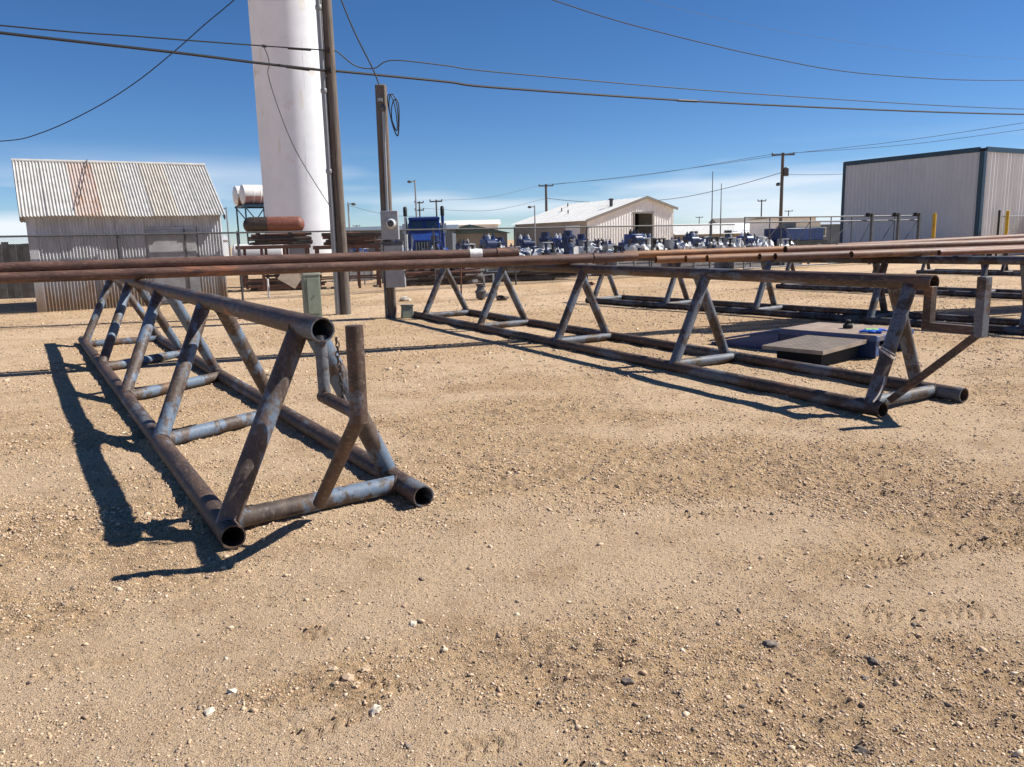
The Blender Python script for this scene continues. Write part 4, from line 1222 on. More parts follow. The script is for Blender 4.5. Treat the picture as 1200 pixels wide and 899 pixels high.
for i, (ox, oy, lab) in enumerate(((0.10, -0.02, 'front white fuel tank with reddish lower half on the stand'), (-0.05, 1.18, 'rear white fuel tank with reddish lower half on the stand'))):
    p_ = Vector((TKX, TKY, 0)) + GRID_T * ox - GRID_N * oy
    t = horiz_tank('fuel_tank', lab, (p_.x, p_.y, TKZ - 0.005), GRZ, 0.60, 1.9, 'white_part', 0.22, group='white fuel tanks on the stand')
    for xx in (-0.28, 0.15, 0.4):
        MB().lathe([(0.603, -0.02), (0.612, 0), (0.603, 0.02)], (xx, 0, 0.60), axis='X', seg=36).build('band', 'white_part', t)
    # bottom half in a reddish tone
    m = MB(); seg = 18
    vs = []; fs = []
    for a_i in range(seg + 1):
        a = math.pi * (1.06 + 0.88 * a_i / seg)
        for xx in (-0.79, 0.79):
            vs.append((xx, 0.6035 * math.cos(a), 0.60 + 0.6035 * math.sin(a)))
    for k in range(seg): fs.append((2 * k, 2 * k + 1, 2 * k + 3, 2 * k + 2))
    m.add(vs, fs).build('reddish_belly', 'tank_reddish', t)

# ------------------------------------------------------------------ steel tables with scrap behind the fence
def steel_table(label, x0, x1, y0, y1, h, posts):
    t = thing('steel_table', label, 'steel table', (x0, y0, 0), 0.2, 'rusty steel tables behind the fence')
    L, D = x1 - x0, y1 - y0
    for i in range(posts):
        for yy in (0, D):
            MB().bar((L * i / (posts - 1), yy, 0), (L * i / (posts - 1), yy, h - 0.06), 0.09, 0.09, up=(0, 1, 0)).build('leg', 'scrap_rust', t)
    for yy in (0, D):
        MB().bar((-0.1, yy, h), (L + 0.1, yy, h), 0.10, 0.12).build('beam', 'scrap_rust', t)
        MB().bar((0, yy, 0.35), (L, yy, 0.35), 0.05, 0.05).build('stretcher', 'scrap_rust', t)
    for i in range(6):
        xx = L * (i + .5) / 6
        MB().bar((xx, 0.055, h), (xx, D - 0.055, h), 0.08, 0.1).build('cross_bar', 'scrap_rust', t)
    return t
steel_table('rusty steel table loaded with scrap under the red tank', -8.9, -6.75, 26.6, 28.1, 1.46, 4)
steel_table('rusty steel table with dark pipe pieces right of the red tank', -6.45, -4.4, 27.0, 28.6, 1.40, 4)
steel_table('low rusty steel table behind the two poles', -3.9, -1.6, 28.0, 29.3, 0.95, 4)
horiz_tank('propane_tank', 'rust red pressure tank with one dark end lying on the steel table', (-7.85, 27.2, 1.93), 0.12, 0.265, 2.0, 'tank_rust', 0.9)
tk = bpy.data.objects['propane_tank']
m = MB()
prof = [(0, -1.003)] + [(0.268 * math.sin(k / 8 * math.pi / 2), -1.003 + 0.24 * (1 - math.cos(k / 8 * math.pi / 2))) for k in range(1, 9)] + [(0.268, -0.18)]
m.lathe(prof, (0, 0, 0.265), axis='X', seg=30).build('dark_end', 'scrap_dark', tk)
for x in (-0.55, 0.5):
    MB().box((x, 0, -0.03), (0.08, 0.4, 0.18)).build('saddle', 'scrap_dark', tk)
# scrap layers on the tables
def scrap_lot(label, cx, cy, z, w, d, n, seed, mats=('scrap_dark', 'scrap_rust'), zh=0.4):
    rr = random.Random(seed)
    t = thing('scrap_bundle', label, 'scrap', (cx, cy, z), 0.2)
    for i in range(n):
        L = rr.uniform(0.4, w); x = rr.uniform(-(w - L) / 2, (w - L) / 2); y = rr.uniform(-d / 2, d / 2); zz_ = rr.uniform(0.06, zh)
        a = rr.uniform(-0.15, 0.15); r_ = rr.uniform(0.03, 0.075)
        dx, dy = L / 2 * math.cos(a), L / 2 * math.sin(a)
        m = MB()
        if rr.random() < 0.6: m.tube((x - dx, y - dy, zz_), (x + dx, y + dy, zz_ + rr.uniform(-.05, .05)), r_, 12, wall=0.01)
        else: m.bar((x - dx, y - dy, zz_), (x + dx, y + dy, zz_ + rr.uniform(-.05, .05)), r_ * 2, r_ * 1.4)
        m.build('scrap_piece', rr.choice(mats), t)
    return t
scrap_lot('dark pipe offcuts piled on the table under the red tank', -7.75, 27.5, 1.50, 2.1, 1.2, 26, 3, zh=0.36)
scrap_lot('dark flat scrap piled on the table right of the red tank', -5.4, 27.9, 1.44, 2.1, 1.2, 22, 4, zh=0.42)
scrap_lot('rusty offcuts lying under the table behind the poles', -2.6, 28.5, 0.0, 3.2, 1.5, 26, 5, zh=0.5)
scrap_lot('dark steel scrap on the dirt beyond the middle rack', 0.4, 29.6, 0.0, 4.5, 1.2, 34, 6, ('scrap_dark', 'scrap_dark', 'rack_dark'), 0.4)
scrap_lot('rusty scrap on the dirt under the red tank', -7.6, 27.4, 0.0, 2.6, 1.2, 22, 7, zh=0.6)
# cream drum and grey cabinet behind the tables
t = horiz_tank('cream_tank', 'cream coloured tank lying behind the rusty table', (-9.3, 30.0, 0.75), 0.2, 0.42, 1.9, 'wall_cream', 0.3)
for x in (-0.6, 0.6): MB().box((x, 0, -0.35), (0.12, 0.7, 0.75)).build('saddle', 'scrap_rust', t)
t = thing('tool_cabinet', 'grey steel cabinet behind the rusty tables', 'cabinet', (-7.9, 30.2, 0), 0.2)
MB().box((0, 0, 0.8), (0.6, 0.5, 1.6)).build('body', 'box_grey', t, bevel=0.01)
MB().box((0.0, -0.26, 0.85), (0.5, 0.02, 1.3)).build('door', 'box_grey', t)
MB().box((0.18, -0.28, 0.9), (0.03, 0.03, 0.12)).build('handle', 'galv_dark', t)
o = MB().box((0, 0, 0), (0.62, 0.03, 0.62), rot=Matrix.Rotation(0.55, 3, 'Y') @ Matrix.Rotation(-0.5, 3, 'X')).build('plywood_offcut', 'plywood')
o.location = (-6.85, 25.2, 0.55); tag(o, 'tan plywood square leaning on the fence below the red tank', 'board')
for i, (x, y, h) in enumerate(((-7.05, 23.35, 0.55),)):
    o = MB().lathe([(0.03, 0), (0.03, h), (0, h + 0.01)], seg=8).build('marker_stake', 'white_part')
    o.location = (x, y, 0); tag(o, 'short white stake standing in front of the fence', 'stake')

# ------------------------------------------------------------------ blue truck behind the fence
def wheel(t, x, y, r, w):
    wh = MB().lathe([(r * 0.6, -w / 2), (r * 0.95, -w / 2), (r, -w * 0.35), (r, w * 0.35), (r * 0.95, w / 2), (r * 0.6, w / 2)], (x, y, r), axis='X', seg=24).build('wheel', 'black', t)
    MB().lathe([(0.0, -w * 0.42), (r * 0.55, -w * 0.42), (r * 0.62, -w * 0.5), (r * 0.62, w * 0.5), (r * 0.55, w * 0.42), (0, w * 0.42)], (x, y, r), axis='X', seg=20).build('rim', 'galv', wh)
def truck():
    # local -Y is the front of the truck
    t = thing('blue_truck', 'blue oilfield truck with twin exhaust stacks facing the fence', 'truck', (-3.85, 37.2, 0), 0.10)
    cab = MB()
    cab.add([(-0.78, 0.9, 1.0), (0.78, 0.9, 1.0), (0.78, 2.3, 1.0), (-0.78, 2.3, 1.0),
             (-0.72, 1.15, 2.66), (0.72, 1.15, 2.66), (0.72, 2.25, 2.66), (-0.72, 2.25, 2.66)],
            [(0, 3, 2, 1), (4, 5, 6, 7), (0, 1, 5, 4), (1, 2, 6, 5), (2, 3, 7, 6), (3, 0, 4, 7)])
    c = cab.build('cab', 'truck_blue', t, bevel=0.04, smooth=False)
    for s in (-1, 1):
        MB().add([(s * 0.64, 1.025, 2.02), (s * 0.06, 1.025, 2.02), (s * 0.06, 1.09, 2.46), (s * 0.62, 1.09, 2.46)], [(0, 1, 2, 3) if s > 0 else (3, 2, 1, 0)]).build('windshield', 'glass', c, fixn=False)
    MB().span(-0.74, 0.74, 0.92, 1.2, 2.54, 2.62).build('sun_visor', 'truck_blue', c)
    for s in (-1, 1):
        MB().span(min(s * 0.792, s * 0.782), max(s * 0.792, s * 0.782), 1.35, 2.0, 1.95, 2.45).build('side_window', 'glass', c)
        MB().span(min(s * 0.795, s * 0.782), max(s * 0.795, s * 0.782), 1.25, 2.1, 1.05, 1.9).build('door', 'truck_blue', c)
        MB().bar((s * 0.95, 1.0, 1.9), (s * 0.95, 1.0, 2.35), 0.16, 0.04, up=(0, 1, 0)).build('mirror', 'chrome', c)
    h = MB().add([(-0.62, -0.35, 0.75), (0.62, -0.35, 0.75), (0.7, 0.95, 0.75), (-0.7, 0.95, 0.75),
                  (-0.5, -0.3, 1.62), (0.5, -0.3, 1.62), (0.66, 1.02, 1.92), (-0.66, 1.02, 1.92)],
                 [(0, 3, 2, 1), (4, 5, 6, 7), (0, 1, 5, 4), (1, 2, 6, 5), (2, 3, 7, 6), (3, 0, 4, 7)]).build('hood', 'truck_blue', t, bevel=0.06, smooth=False)
    MB().span(-0.42, 0.42, -0.40, -0.36, 0.85, 1.52).build('grille', 'dark_void', h)
    for k in range(7):
        MB().span(-0.42 + 0.125 * k, -0.37 + 0.125 * k, -0.425, -0.402, 0.87, 1.5).build('grille_bar', 'chrome', h)
    MB().span(-1.1, 1.1, -0.72, -0.48, 0.45, 0.75).build('bumper', 'chrome', t, bevel=0.03)
    for s in (-1, 1):
        MB().blob((s * 0.9, 0.25, 0.95), (0.3, 0.62, 0.26), 2, 0.04, 1, 2).build('fender', 'truck_blue', t)
        MB().lathe([(0.0, -0.04), (0.11, -0.02), (0.12, 0.05)], (s * 0.82, -0.42, 1.1), axis='Y', seg=14).build('headlight', 'meter_glass', t)
        st = MB().tube((s * 0.88, 1.5, 0.9), (s * 0.88, 1.5, 2.75), 0.075, 12).build('exhaust_stack', 'chrome' if s < 0 else 'truck_blue', t)
        MB().sweep([(s * 0.88, 1.5, 2.72), (s * 0.88, 1.5, 2.95), (s * 0.88, 1.53, 3.05), (s * 0.88, 1.62, 3.1)], 0.095, 10).build('rain_cap', 'black', st)
        wheel(t, s * 0.92, 0.25, 0.5, 0.28); wheel(t, s * 0.92, 4.2, 0.5, 0.5); wheel(t, s * 0.92, 5.3, 0.5, 0.5)
    MB().span(-0.45, 0.45, 0.5, 6.2, 0.62, 0.86).build('frame', 'navy', t)
    MB().span(-1.15, 1.15, 2.6, 6.3, 0.98, 1.18).build('bed', 'truck_blue', t)
    MB().span(-0.8, 0.8, 2.45, 2.6, 1.0, 2.4).build('headache_rack', 'navy', t)
truck()
def boom():
    t = thing('blue_boom', 'bright blue boom lying low behind the fence right of the truck', 'boom', (-2.55, 35.6, 0), 0.12)
    MB().bar((0, 0, 0.92), (2.55, 0, 0.92), 0.24, 0.30).build('beam', 'blue_bright', t, bevel=0.02)
    for x in (0.3, 1.3, 2.3):
        MB().box((x, 0, 0.38), (0.12, 0.5, 0.76)).build('trestle', 'scrap_dark', t)
    MB().lathe([(0.1, -0.16), (0.16, -0.13), (0.16, 0.13), (0.1, 0.16)], (2.6, 0, 0.92), axis='Y', seg=16).build('sheave', 'navy', t)
boom()

# white swivel joints and hand wheels stacked along the fence
def white_iron(label, loc, rz, seed):
    rr = random.Random(seed)
    t = thing('white_pipe_joint', label, 'pipe joint', loc, rz, 'white swivel joints behind the fence')
    MB().box((0, 0, 0.35), (0.9, 0.35, 0.7)).build('pallet_stand', 'scrap_dark', t)
    k = rr.random()
    pts = [(-0.45, 0, 0.78), (-0.2, 0, 0.75 + 0.25 * k), (0.0, -0.05, 1.0 + 0.25 * k), (0.18, 0, 0.80), (0.42, 0.02, 0.76 + 0.2 * rr.random()), (0.5, 0, 1.02 + 0.22 * rr.random())]
    MB().sweep(smooth_path(pts, 5), 0.045, 9).build('bent_pipe', 'white_part', t)
    for p in (pts[1], pts[3], pts[5]):
        MB().lathe([(0.085, -0.04), (0.095, 0), (0.085, 0.04)], p, axis='X', seg=14).build('union_nut', 'white_part', t)
    for i in range(2):
        a = rr.uniform(0.6, 2.5); q = Vector((rr.uniform(-.4, .4), -0.08, 0.76))
        MB().sweep([q, q + Vector((math.cos(a) * 0.35, 0, math.sin(a) * 0.38))], 0.028, 8).build('arm', 'white_part', t)
for i, (x, y) in enumerate(((-2.1, 32.6), (-1.1, 33.0), (-0.35, 33.4), (1.45, 33.8))):
    white_iron('white swivel pipe joint before the blue boom, %s from the left' % ORD[i], (x, y, 0), 0.2 + 0.3 * i, 40 + i)
def hand_wheel(label, loc, r, rz, lean=0.2):
    t = thing('hand_wheel', label, 'hand wheel', loc, rz)
    t.rotation_euler = (0, 0, rz)
    c = Vector((0, 0, r + 0.05))
    M = Matrix.Rotation(lean, 3, 'X')
    MB().sweep([c + M @ Vector((r * math.cos(a), 0, r * math.sin(a))) for a in [2 * math.pi * k / 28 for k in range(28)]], 0.032, 8, closed=True).build('rim', 'white_part', t)
    for k in range(3):
        a = math.pi * k / 3 + 0.3; d = M @ Vector((math.cos(a), 0, math.sin(a))) * r
        MB().tube(c - d, c + d, 0.02, 8).build('spoke', 'white_part', t)
    MB().lathe([(0.06, -0.05), (0.06, 0.05)], c, axis='Y', seg=12).build('hub', 'white_part', t)
    MB().box((0, 0.14, 0.04 - loc[2] / 2), (r * 1.2, 0.4, loc[2] + 0.10)).build('stand', 'scrap_dark', t)
hand_wheel('large white spoked wheel standing between the two poles', (-4.55, 30.2, 0.72), 0.36, 0.3)
hand_wheel('white spoked wheel standing behind the fence right of the boom', (-0.95, 34.4, 0.70), 0.26, 0.1)
t = thing('white_pipe_stand', 'white upright pipe with elbow beside the service pole box', 'pipe stand', (-3.85, 30.6, 0), 0.2)
MB().sweep([(0, 0, 0), (0, 0, 1.55), (0.0, 0, 1.8)], 0.035, 8).build('upright', 'white_part', t)
MB().sweep(smooth_path([(-0.75, 0, 0.9), (-0.55, 0, 0.62), (-0.3, 0, 0.85), (-0.05, 0, 0.9)], 4), 0.04, 8).build('elbow', 'white_part', t)
t = thing('tube_trestle', 'pale grey tubular frame left of the large white wheel', 'trestle', (-5.35, 29.6, 0), 0.2)
for a, b in (((0, 0, 0), (0, 0, 1.62)), ((0.7, 0, 0), (0.7, 0, 1.62)), ((0, 0, 1.6), (0.7, 0, 1.6)), ((0, 0, 0.9), (0.7, 0, 0.9))):
    MB().tube(a, b, 0.03, 8).build('tube', 'galv', t)

# ------------------------------------------------------------------ rows of blue and white pump equipment
GROUPE = 'blue and white pump units stored behind the fence'
def pump_unit(label, loc, rz, seed, style):
    rr = random.Random(seed)
    t = thing('pump_unit', label, 'pump unit', loc, rz, GROUPE)
    w, d = rr.uniform(0.95, 1.1), rr.uniform(0.8, 1.1)
    ch = rr.uniform(0.6, 0.85)
    # slatted crate / skid
    c = MB().box((0, 0, ch / 2), (w * 0.94, d * 0.94, ch - 0.02)).build('skid_core', 'crate' if style != 2 else 'navy', t)
    for k in range(4):
        z = ch * (k + 0.5) / 4
        MB().box((0, -d * 0.49, z), (w, 0.03, ch / 4 * 0.72)).build('slat', 'crate', c)
    for s in (-1, 1):
        MB().box((s * w * 0.47, -d * 0.51, ch / 2), (0.07, 0.04, ch)).build('corner_post', 'crate', c)
    top = ch
    if style in (0, 1):
        for k in range(rr.randint(3, 4)):
            x = rr.uniform(-0.38, 0.38) * w
            MB().blob((x, rr.uniform(-.2, .1), top + 0.12), (rr.uniform(0.18, 0.32), 0.26, rr.uniform(0.2, 0.36)), seed + k, 0.75, 1.9, 2, 0.5).build('plastic_wrap', 'white_wrap', t, smooth=False)
            MB().lathe([(0.07, 0), (0.09, 0.02), (0.09, 0.1), (0.05, 0.12), (0.05, 0.3), (0.1, 0.31), (0.1, 0.36)], (x + rr.uniform(-.15, .15), -0.2, top + 0.2), seg=10).build('valve_stub', rr.choice(['white_part', 'navy', 'black', 'scrap_dark']), t)
            MB().box((x + rr.uniform(-.25, .25), -0.3, top + 0.1), (0.22, 0.16, 0.2), rr.uniform(-.5, .5)).build('small_case', rr.choice(['white_part', 'crate', 'navy', 'black']), t)
    if style in (0, 2):
        hb = rr.uniform(0.35, 0.62); x = rr.uniform(-0.2, 0.2); zt_ = top + (0.25 if style == 0 else 0.0)
        mb = MB().box((x, 0.15, zt_ + hb / 2), (rr.uniform(0.45, 0.7), 0.5, hb)).build('motor_block', 'navy' if rr.random() < 0.5 else 'truck_blue', t, bevel=0.03)
        MB().lathe([(0.16, -0.3), (0.2, -0.26), (0.2, 0.1), (0.12, 0.14), (0.12, 0.3)], (x, -0.14, zt_ + hb * 0.55), axis='X', seg=16).build('pump_barrel', 'navy', mb)
        for k in range(3):
            MB().lathe([(0.07, 0), (0.07, 0.12), (0.03, 0.13), (0.03, 0.2)], (x - 0.18 + 0.18 * k, 0.15, zt_ + hb), seg=10).build('valve_cap', rr.choice(['navy', 'white_part', 'scrap_dark']), mb)
    if style == 1:
        MB().box((rr.uniform(-.2, .2), 0.3, top + 0.42), (0.5, 0.3, 0.36)).build('grey_case', 'crate', t, bevel=0.02)
    if style == 3:
        # tall dark blue valve stack
        for k in range(3):
            MB().lathe([(0.22, 0), (0.26, 0.03), (0.26, 0.10), (0.17, 0.13), (0.17, 0.34)], (0.05 * (-1) ** k, 0, top + 0.34 * k), seg=14).build('valve_body', 'navy', t)
        MB().sweep([(0.0 + 0.24 * math.cos(a), -0.3, top + 0.6 + 0.24 * math.sin(a)) for a in [2 * math.pi * k / 20 for k in range(20)]], 0.025, 6, closed=True).build('valve_wheel', 'navy', t)
        MB().tube((0, -0.32, top + 0.6), (0, 0, top + 0.6), 0.04, 8).build('valve_stem', 'scrap_dark', t)
        MB().box((0.3, 0.0, top + 0.2), (0.25, 0.4, 0.4)).build('side_block', 'white_part', t)
    return t
# rows follow the fence; front row crated and wrapped, rows behind darker
FR = [1, 0, 1, 1, 3, 1, 1, 0, 1, 1, 0, 1, 1, 0, 1, 1]
for i in range(16):
    pump_unit('crated white wrapped pump unit, %s from left in the fence row' % ORD[i], fpos(13.6 + 1.13 * i, -2.6 - 0.25 * (i % 3)), GRZ + rnd.uniform(-.12, .12), 100 + i, FR[i])
BR = [2, 0, 1, 2, 3, 0, 1, 2, 0, 1, 2, 0, 1, 2, 0, 1]
for i in range(15):
    pump_unit('navy pump unit in the second row behind the fence, %s from left' % ORD[i], fpos(13.0 + 1.22 * i, -4.1 - 0.3 * (i % 2)), GRZ + rnd.uniform(-.2, .2), 200 + i, BR[i])
for i in range(14):
    pump_unit('dark pump unit in the third row behind the fence, %s from left' % ORD[i], fpos(12.6 + 1.4 * i, -5.9 - 0.35 * (i % 2)), GRZ + rnd.uniform(-.2, .2), 300 + i, (2, 3, 2, 2, 0)[i % 5])
for i in range(6):
    pump_unit('dark blue pump unit between truck and warehouse, %s from left' % ORD[i], fpos(11.6 + 1.7 * i, -8.6 - 0.4 * (i % 2)), GRZ, 400 + i, (2, 3, 2)[i % 3])

# dark trailer with tyres before the metal building
def trailer():
    t = thing('dark_trailer', 'dark loaded trailer with big tyres behind the sliding gate', 'trailer', fpos(31.6, -4.5), GRZ)
    MB().span(-0.2, 3.2, -0.9, 0.9, 0.85, 1.1).build('deck', 'dark_void', t)
    MB().span(0.3, 3.1, -0.7, 0.7, 1.1, 1.72).build('load_box', 'navy', t, bevel=0.03)
    MB().span(1.2, 3.1, -0.5, 0.5, 1.72, 2.02).build('load_cover', 'wall_tan', t, bevel=0.03)
    for i, x in enumerate((0.35, 2.3)):
        w = MB().lathe([(0.24, -0.14), (0.42, -0.14), (0.46, -0.09), (0.46, 0.09), (0.42, 0.14), (0.24, 0.14)], (x, -1.0, 0.46), axis='Y', seg=22).build('wheel', 'black', t)
        MB().lathe([(0, -0.08), (0.25, -0.1), (0.25, 0.1), (0, 0.08)], (x, -1.0, 0.46), axis='Y', seg=16).build('rim', 'galv_dark', w)
trailer()

# ------------------------------------------------------------------ buildings
def ribbed(u0, u1, z0, z1, pitch, depth, topf=None):
    """panel facing -Y with trapezoid ribs; topf gives the top height at x"""
    xs = []; x = u0
    while x < u1 - 1e-6:
        xs += [(x, 0), (min(x + pitch * 0.72, u1), 0), (min(x + pitch * 0.80, u1), depth), (min(x + pitch * 0.92, u1), depth)]
        x += pitch
    xs.append((u1, 0))
    vs = []; fs = []
    for x, dd in xs:
        vs += [(x, -dd, z0), (x, -dd, topf(x) if topf else z1)]
    for i in range(len(xs) - 1):
        fs.append((2 * i, 2 * i + 2, 2 * i + 3, 2 * i + 1))
    return MB().add(vs, fs)

def metal_building():
    # near corner at (23.94, 41.1); long face runs back to the left along az -31, the other face to the right
    H0, H1 = 5.28, 5.45
    t = thing('metal_building', 'large grey ribbed metal building with dark blue trim at right', 'building', (23.94, 41.1, 0), GRZ)
    W = 26.0; D = 8.0
    # right face (local -Y), panels about a metre wide
    n = 27
    for i in range(n):
        corr_sheet(W * i / n + 0.15 * (i == 0), W * (i + 1) / n, (-0.01, 0.0), (-0.01, H0), (-1, 0), pitch=0.30, amp=0.052).build('wall_panel', 'wall_sunlit', t)
    # left face: build along local +Y, facing -X
    nb = 8
    for i in range(nb):
        p = ribbed(-D * (i + 1) / nb, -D * i / nb, 0, H0, 0.25, 0.020)
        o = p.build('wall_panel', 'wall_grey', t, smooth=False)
        o.rotation_euler = (0, 0, -math.pi / 2)
    # trims
    MB().box((0.02, 0.02, H0 / 2), (0.24, 0.24, H0)).build('corner_trim', 'trim_blue', t)
    MB().span(0.18, W, -0.07, 0.02, H0 - 0.02, H0 + 0.22).build('eave_trim', 'trim_blue', t)
    MB().span(-0.07, 0.02, 0.18, D, H0 - 0.02, H0 + 0.22).build('eave_trim', 'trim_blue', t)
    MB().box((0.0, D, H0 / 2 + 0.1), (0.12, 0.14, H0 + 0.2)).build('corner_trim', 'trim_blue', t)
    MB().add([(0, 0, H0 + 0.16), (W, 0, H0 + 0.16), (W, D, H0 + 0.16), (0, D, H0 + 0.16)], [(0, 1, 2, 3)]).build('roof', 'wall_grey', t)
    MB().add([(0.05, D, 0), (W, D, 0), (W, D, H0), (0.05, D, H0)], [(0, 1, 2, 3)]).build('back_wall', 'wall_grey', t)
    MB().span(7.0, 13.0, -1.75, -0.04, 0, 4.7).build('entry_wing', 'wall_grey', t)
    MB().span(6.9, 13.1, -1.85, -0.04, 4.7, 4.9).build('wing_trim', 'trim_blue', t)
metal_building()

def warehouse():
    # gable apex at (12.55, 74); local +X along the gable (to the right), +Y back along the ridge
    t = thing('warehouse', 'cream gabled warehouse with white metal roof and dark open door', 'warehouse', (12.55, 74.0, 0), GRZ)
    AP, RE, RX = 4.95, 4.0, 3.4        # apex height, right eave height and offset
    LX, LE = -6.6, 3.0
    Lg = 12.0
    def top(x): return AP + (RE - AP) * x / RX if x > 0 else AP + (AP - LE) * x / -LX
    # gable wall left, right and above the door
    dx0, dx1, dz = -1.35, 0.85, 3.58
    ribbed(LX, dx0, 0, 0, 0.3, 0.04, top).build('gable_wall', 'wall_cream', t, smooth=False)
    ribbed(dx1, RX, 0, 0, 0.3, 0.04, top).build('gable_wall', 'wall_cream', t, smooth=False)
    ribbed(dx0, 0, dz, 0, 0.27, 0.04, top).build('gable_wall', 'wall_cream', t, smooth=False)
    ribbed(0, dx1, dz, 0, 0.28, 0.04, top).build('gable_wall', 'wall_cream', t, smooth=False)
    for s, x in ((0, dx0), (1, dx1)):
        MB().box((x, -0.02, dz / 2), (0.14, 0.12, dz)).build('door_jamb', 'trim_tan', t)
    MB().box(((dx0 + dx1) / 2, -0.02, dz + 0.05), (dx1 - dx0 + 0.3, 0.12, 0.14)).build('door_head', 'trim_tan', t)
    MB().span(-2.4, 1.9, 3.2, 3.3, 0.06, 3.7).build('shade_backing', 'dark_void', t)  # near-black backing and floor put the indoor shade into colour
    MB().span(-6.4, 3.2, 0.1, 11.8, 0.0, 0.05).build('shade_floor', 'dark_void', t)
    # left side wall under the low eave
    MB().add([(LX, 0, 0), (LX, Lg, 0), (LX, Lg, LE), (LX, 0, LE)], [(3, 2, 1, 0)]).build('side_wall', 'wall_tan', t, smooth=False)
    MB().add([(RX, 0, 0), (RX, Lg, 0), (RX, Lg, RE), (RX, 0, RE)], [(0, 1, 2, 3)]).build('side_wall', 'wall_cream', t, smooth=False)
    MB().add([(LX, Lg, 0), (RX, Lg, 0), (RX, Lg, RE), (0, Lg, AP), (LX, Lg, LE)], [(0, 1, 2, 3, 4)]).build('back_wall', 'wall_cream', t, smooth=False)
    # roof sheets
    n = 12
    for i in range(n):
        y0, y1 = -0.25 + (Lg + 0.5) * i / n, -0.25 + (Lg + 0.5) * (i + 1) / n
        for (xa, za, xb, zb) in ((LX - 0.3, LE - 0.09, 0, AP), (0, AP, RX + 0.3, RE - 0.09)):
            m = MB()
            m.add([(xa, y0, za + .06), (xb, y0, zb + .06), (xb, y1 - .05, zb + .06), (xa, y1 - .05, za + .06),
                   (xa, y1 - .05, za + .10), (xb, y1 - .05, zb + .10), (xb, y1, zb + .10), (xa, y1, za + .10)],
                  [(0, 1, 2, 3), (3, 2, 5, 4), (4, 5, 6, 7)])
            m.build('roof_sheet', 'roof_white', t, smooth=False)
    for (xa, za, xb, zb) in ((LX - 0.3, LE - 0.05, 0, AP + 0.04), (0, AP + 0.04, RX + 0.3, RE - 0.05)):
        MB().bar((xa, -0.30, za), (xb, -0.30, zb), 0.10, 0.22).build('rake_trim', 'trim_tan', t)
    MB().lathe([(0.16, -0.2), (0.16, 0.5), (0.25, 0.52), (0.25, 0.62), (0, 0.7)], (-2.5, 1.8, top(-2.5) + 0.1), seg=14).build('roof_vent', 'galv_dark', t)
    for x, y in ((-4.0, 6.5), (-3.0, 9), (-1.2, 10.5)):
        MB().lathe([(0.06, -0.1), (0.06, 0.3), (0, 0.32)], (x, y, top(x) + 0.1), seg=8).build('roof_pipe', 'galv_dark', t)
    MB().span(LX - 0.05, LX - 0.01, 1.0, 3.2, 0.2, 2.6).build('side_door', 'wall_cream', t)
    # office cabin just inside the door
    MB().span(-0.6, -0.05, 2.4, 2.9, 2.1, 2.7).build('inner_cabin', 'box_grey', t)
warehouse()

def low_building(label, loc, rz, W, D, H, rise, wallm, roofm, windows=0, ridge='x', wz=(1.0, 2.0), doors=()):
    t = thing('low_building', label, 'building', loc, rz)
    MB().span(0, W, 0, D, 0, H).build('wall', wallm, t)
    m = MB(); o = 0.35
    if ridge == 'x':
        m.add([(-o, -o, H - .02), (W + o, -o, H - .02), (W + o, D / 2, H + rise), (-o, D / 2, H + rise), (W + o, D + o, H - .02), (-o, D + o, H - .02)],
              [(0, 1, 2, 3), (3, 2, 4, 5), (0, 3, 5), (1, 4, 2), (0, 5, 4, 1)])
    else:
        m.add([(-o, -o, H - .02), (W / 2, -o, H + rise), (W + o, -o, H - .02), (-o, D + o, H - .02), (W / 2, D + o, H + rise), (W + o, D + o, H - .02)],
              [(0, 1, 4, 3), (1, 2, 5, 4), (0, 2, 1), (3, 4, 5), (0, 3, 5, 2)])
    m.build('roof', roofm, t, smooth=False, fixn=True)
    for i in range(windows):
        x = W * (i + 0.5) / windows
        f = MB().span(x - 0.5, x + 0.5, -0.06, -0.01, wz[0], wz[1]).build('window', 'wall_cream', t)
        MB().span(x - 0.42, x + 0.42, -0.075, -0.06, wz[0] + 0.08, wz[1] - 0.08).build('pane', 'glass', f)
    for (x, w, h) in doors:
        MB().span(x, x + w, -0.05, -0.01, 0, h).build('door', 'dark_void', t)
    return t
low_building('long slate grey low building with windows left of the truck', (-21, 72, 0), 0.02, 16, 9, 2.6, 0.45, 'wall_slate', 'wall_slate', 7)
low_building('low building with green roof edge right of the truck', (-7.5, 80, 0), 0.03, 7.4, 8, 2.2, 0.9, 'wall_tan', 'roof_green', 2, 'y')
low_building('cream flat roofed building with green edge behind the truck', (-9.8, 96, 0), 0.03, 8.6, 8, 3.4, 0.6, 'roof_white', 'roof_white', 0, 'x')
low_building('low distant building with bright white roof right of the warehouse', (20.5, 98, 0), 0.1, 17, 9, 1.6, 1.3, 'wall_tan', 'roof_white', 4)
low_building('small grey hip roofed house right of the warehouse', (29.0, 108, 0), 0.1, 6, 8, 2.0, 1.7, 'wall_tan', 'trim_tan', 2)
low_building('beige block building with dark openings under the distant pole', (27.2, 83, 0), 0.1, 4.6, 6, 3.0, 0.12, 'wall_cream', 'trim_tan', 0, 'x', doors=((0.5, 1.0, 2.2), (3.0, 1.0, 2.6)))
low_building('long low tan building behind the sliding gate', (32.0, 86, 0), 0.25, 26, 9, 2.3, 0.5, 'wall_slate', 'wall_grey', 8)
low_building('far pale shed on the horizon at left of the tower', (-62, 120, 0), 0.2, 18, 10, 2.6, 0.8, 'wall_grey', 'wall_grey', 5)
low_building('far tan shed low on the horizon behind the long slate building', (-34, 130, 0), 0.1, 14, 10, 2.2, 0.9, 'wall_tan', 'roof_white', 4)

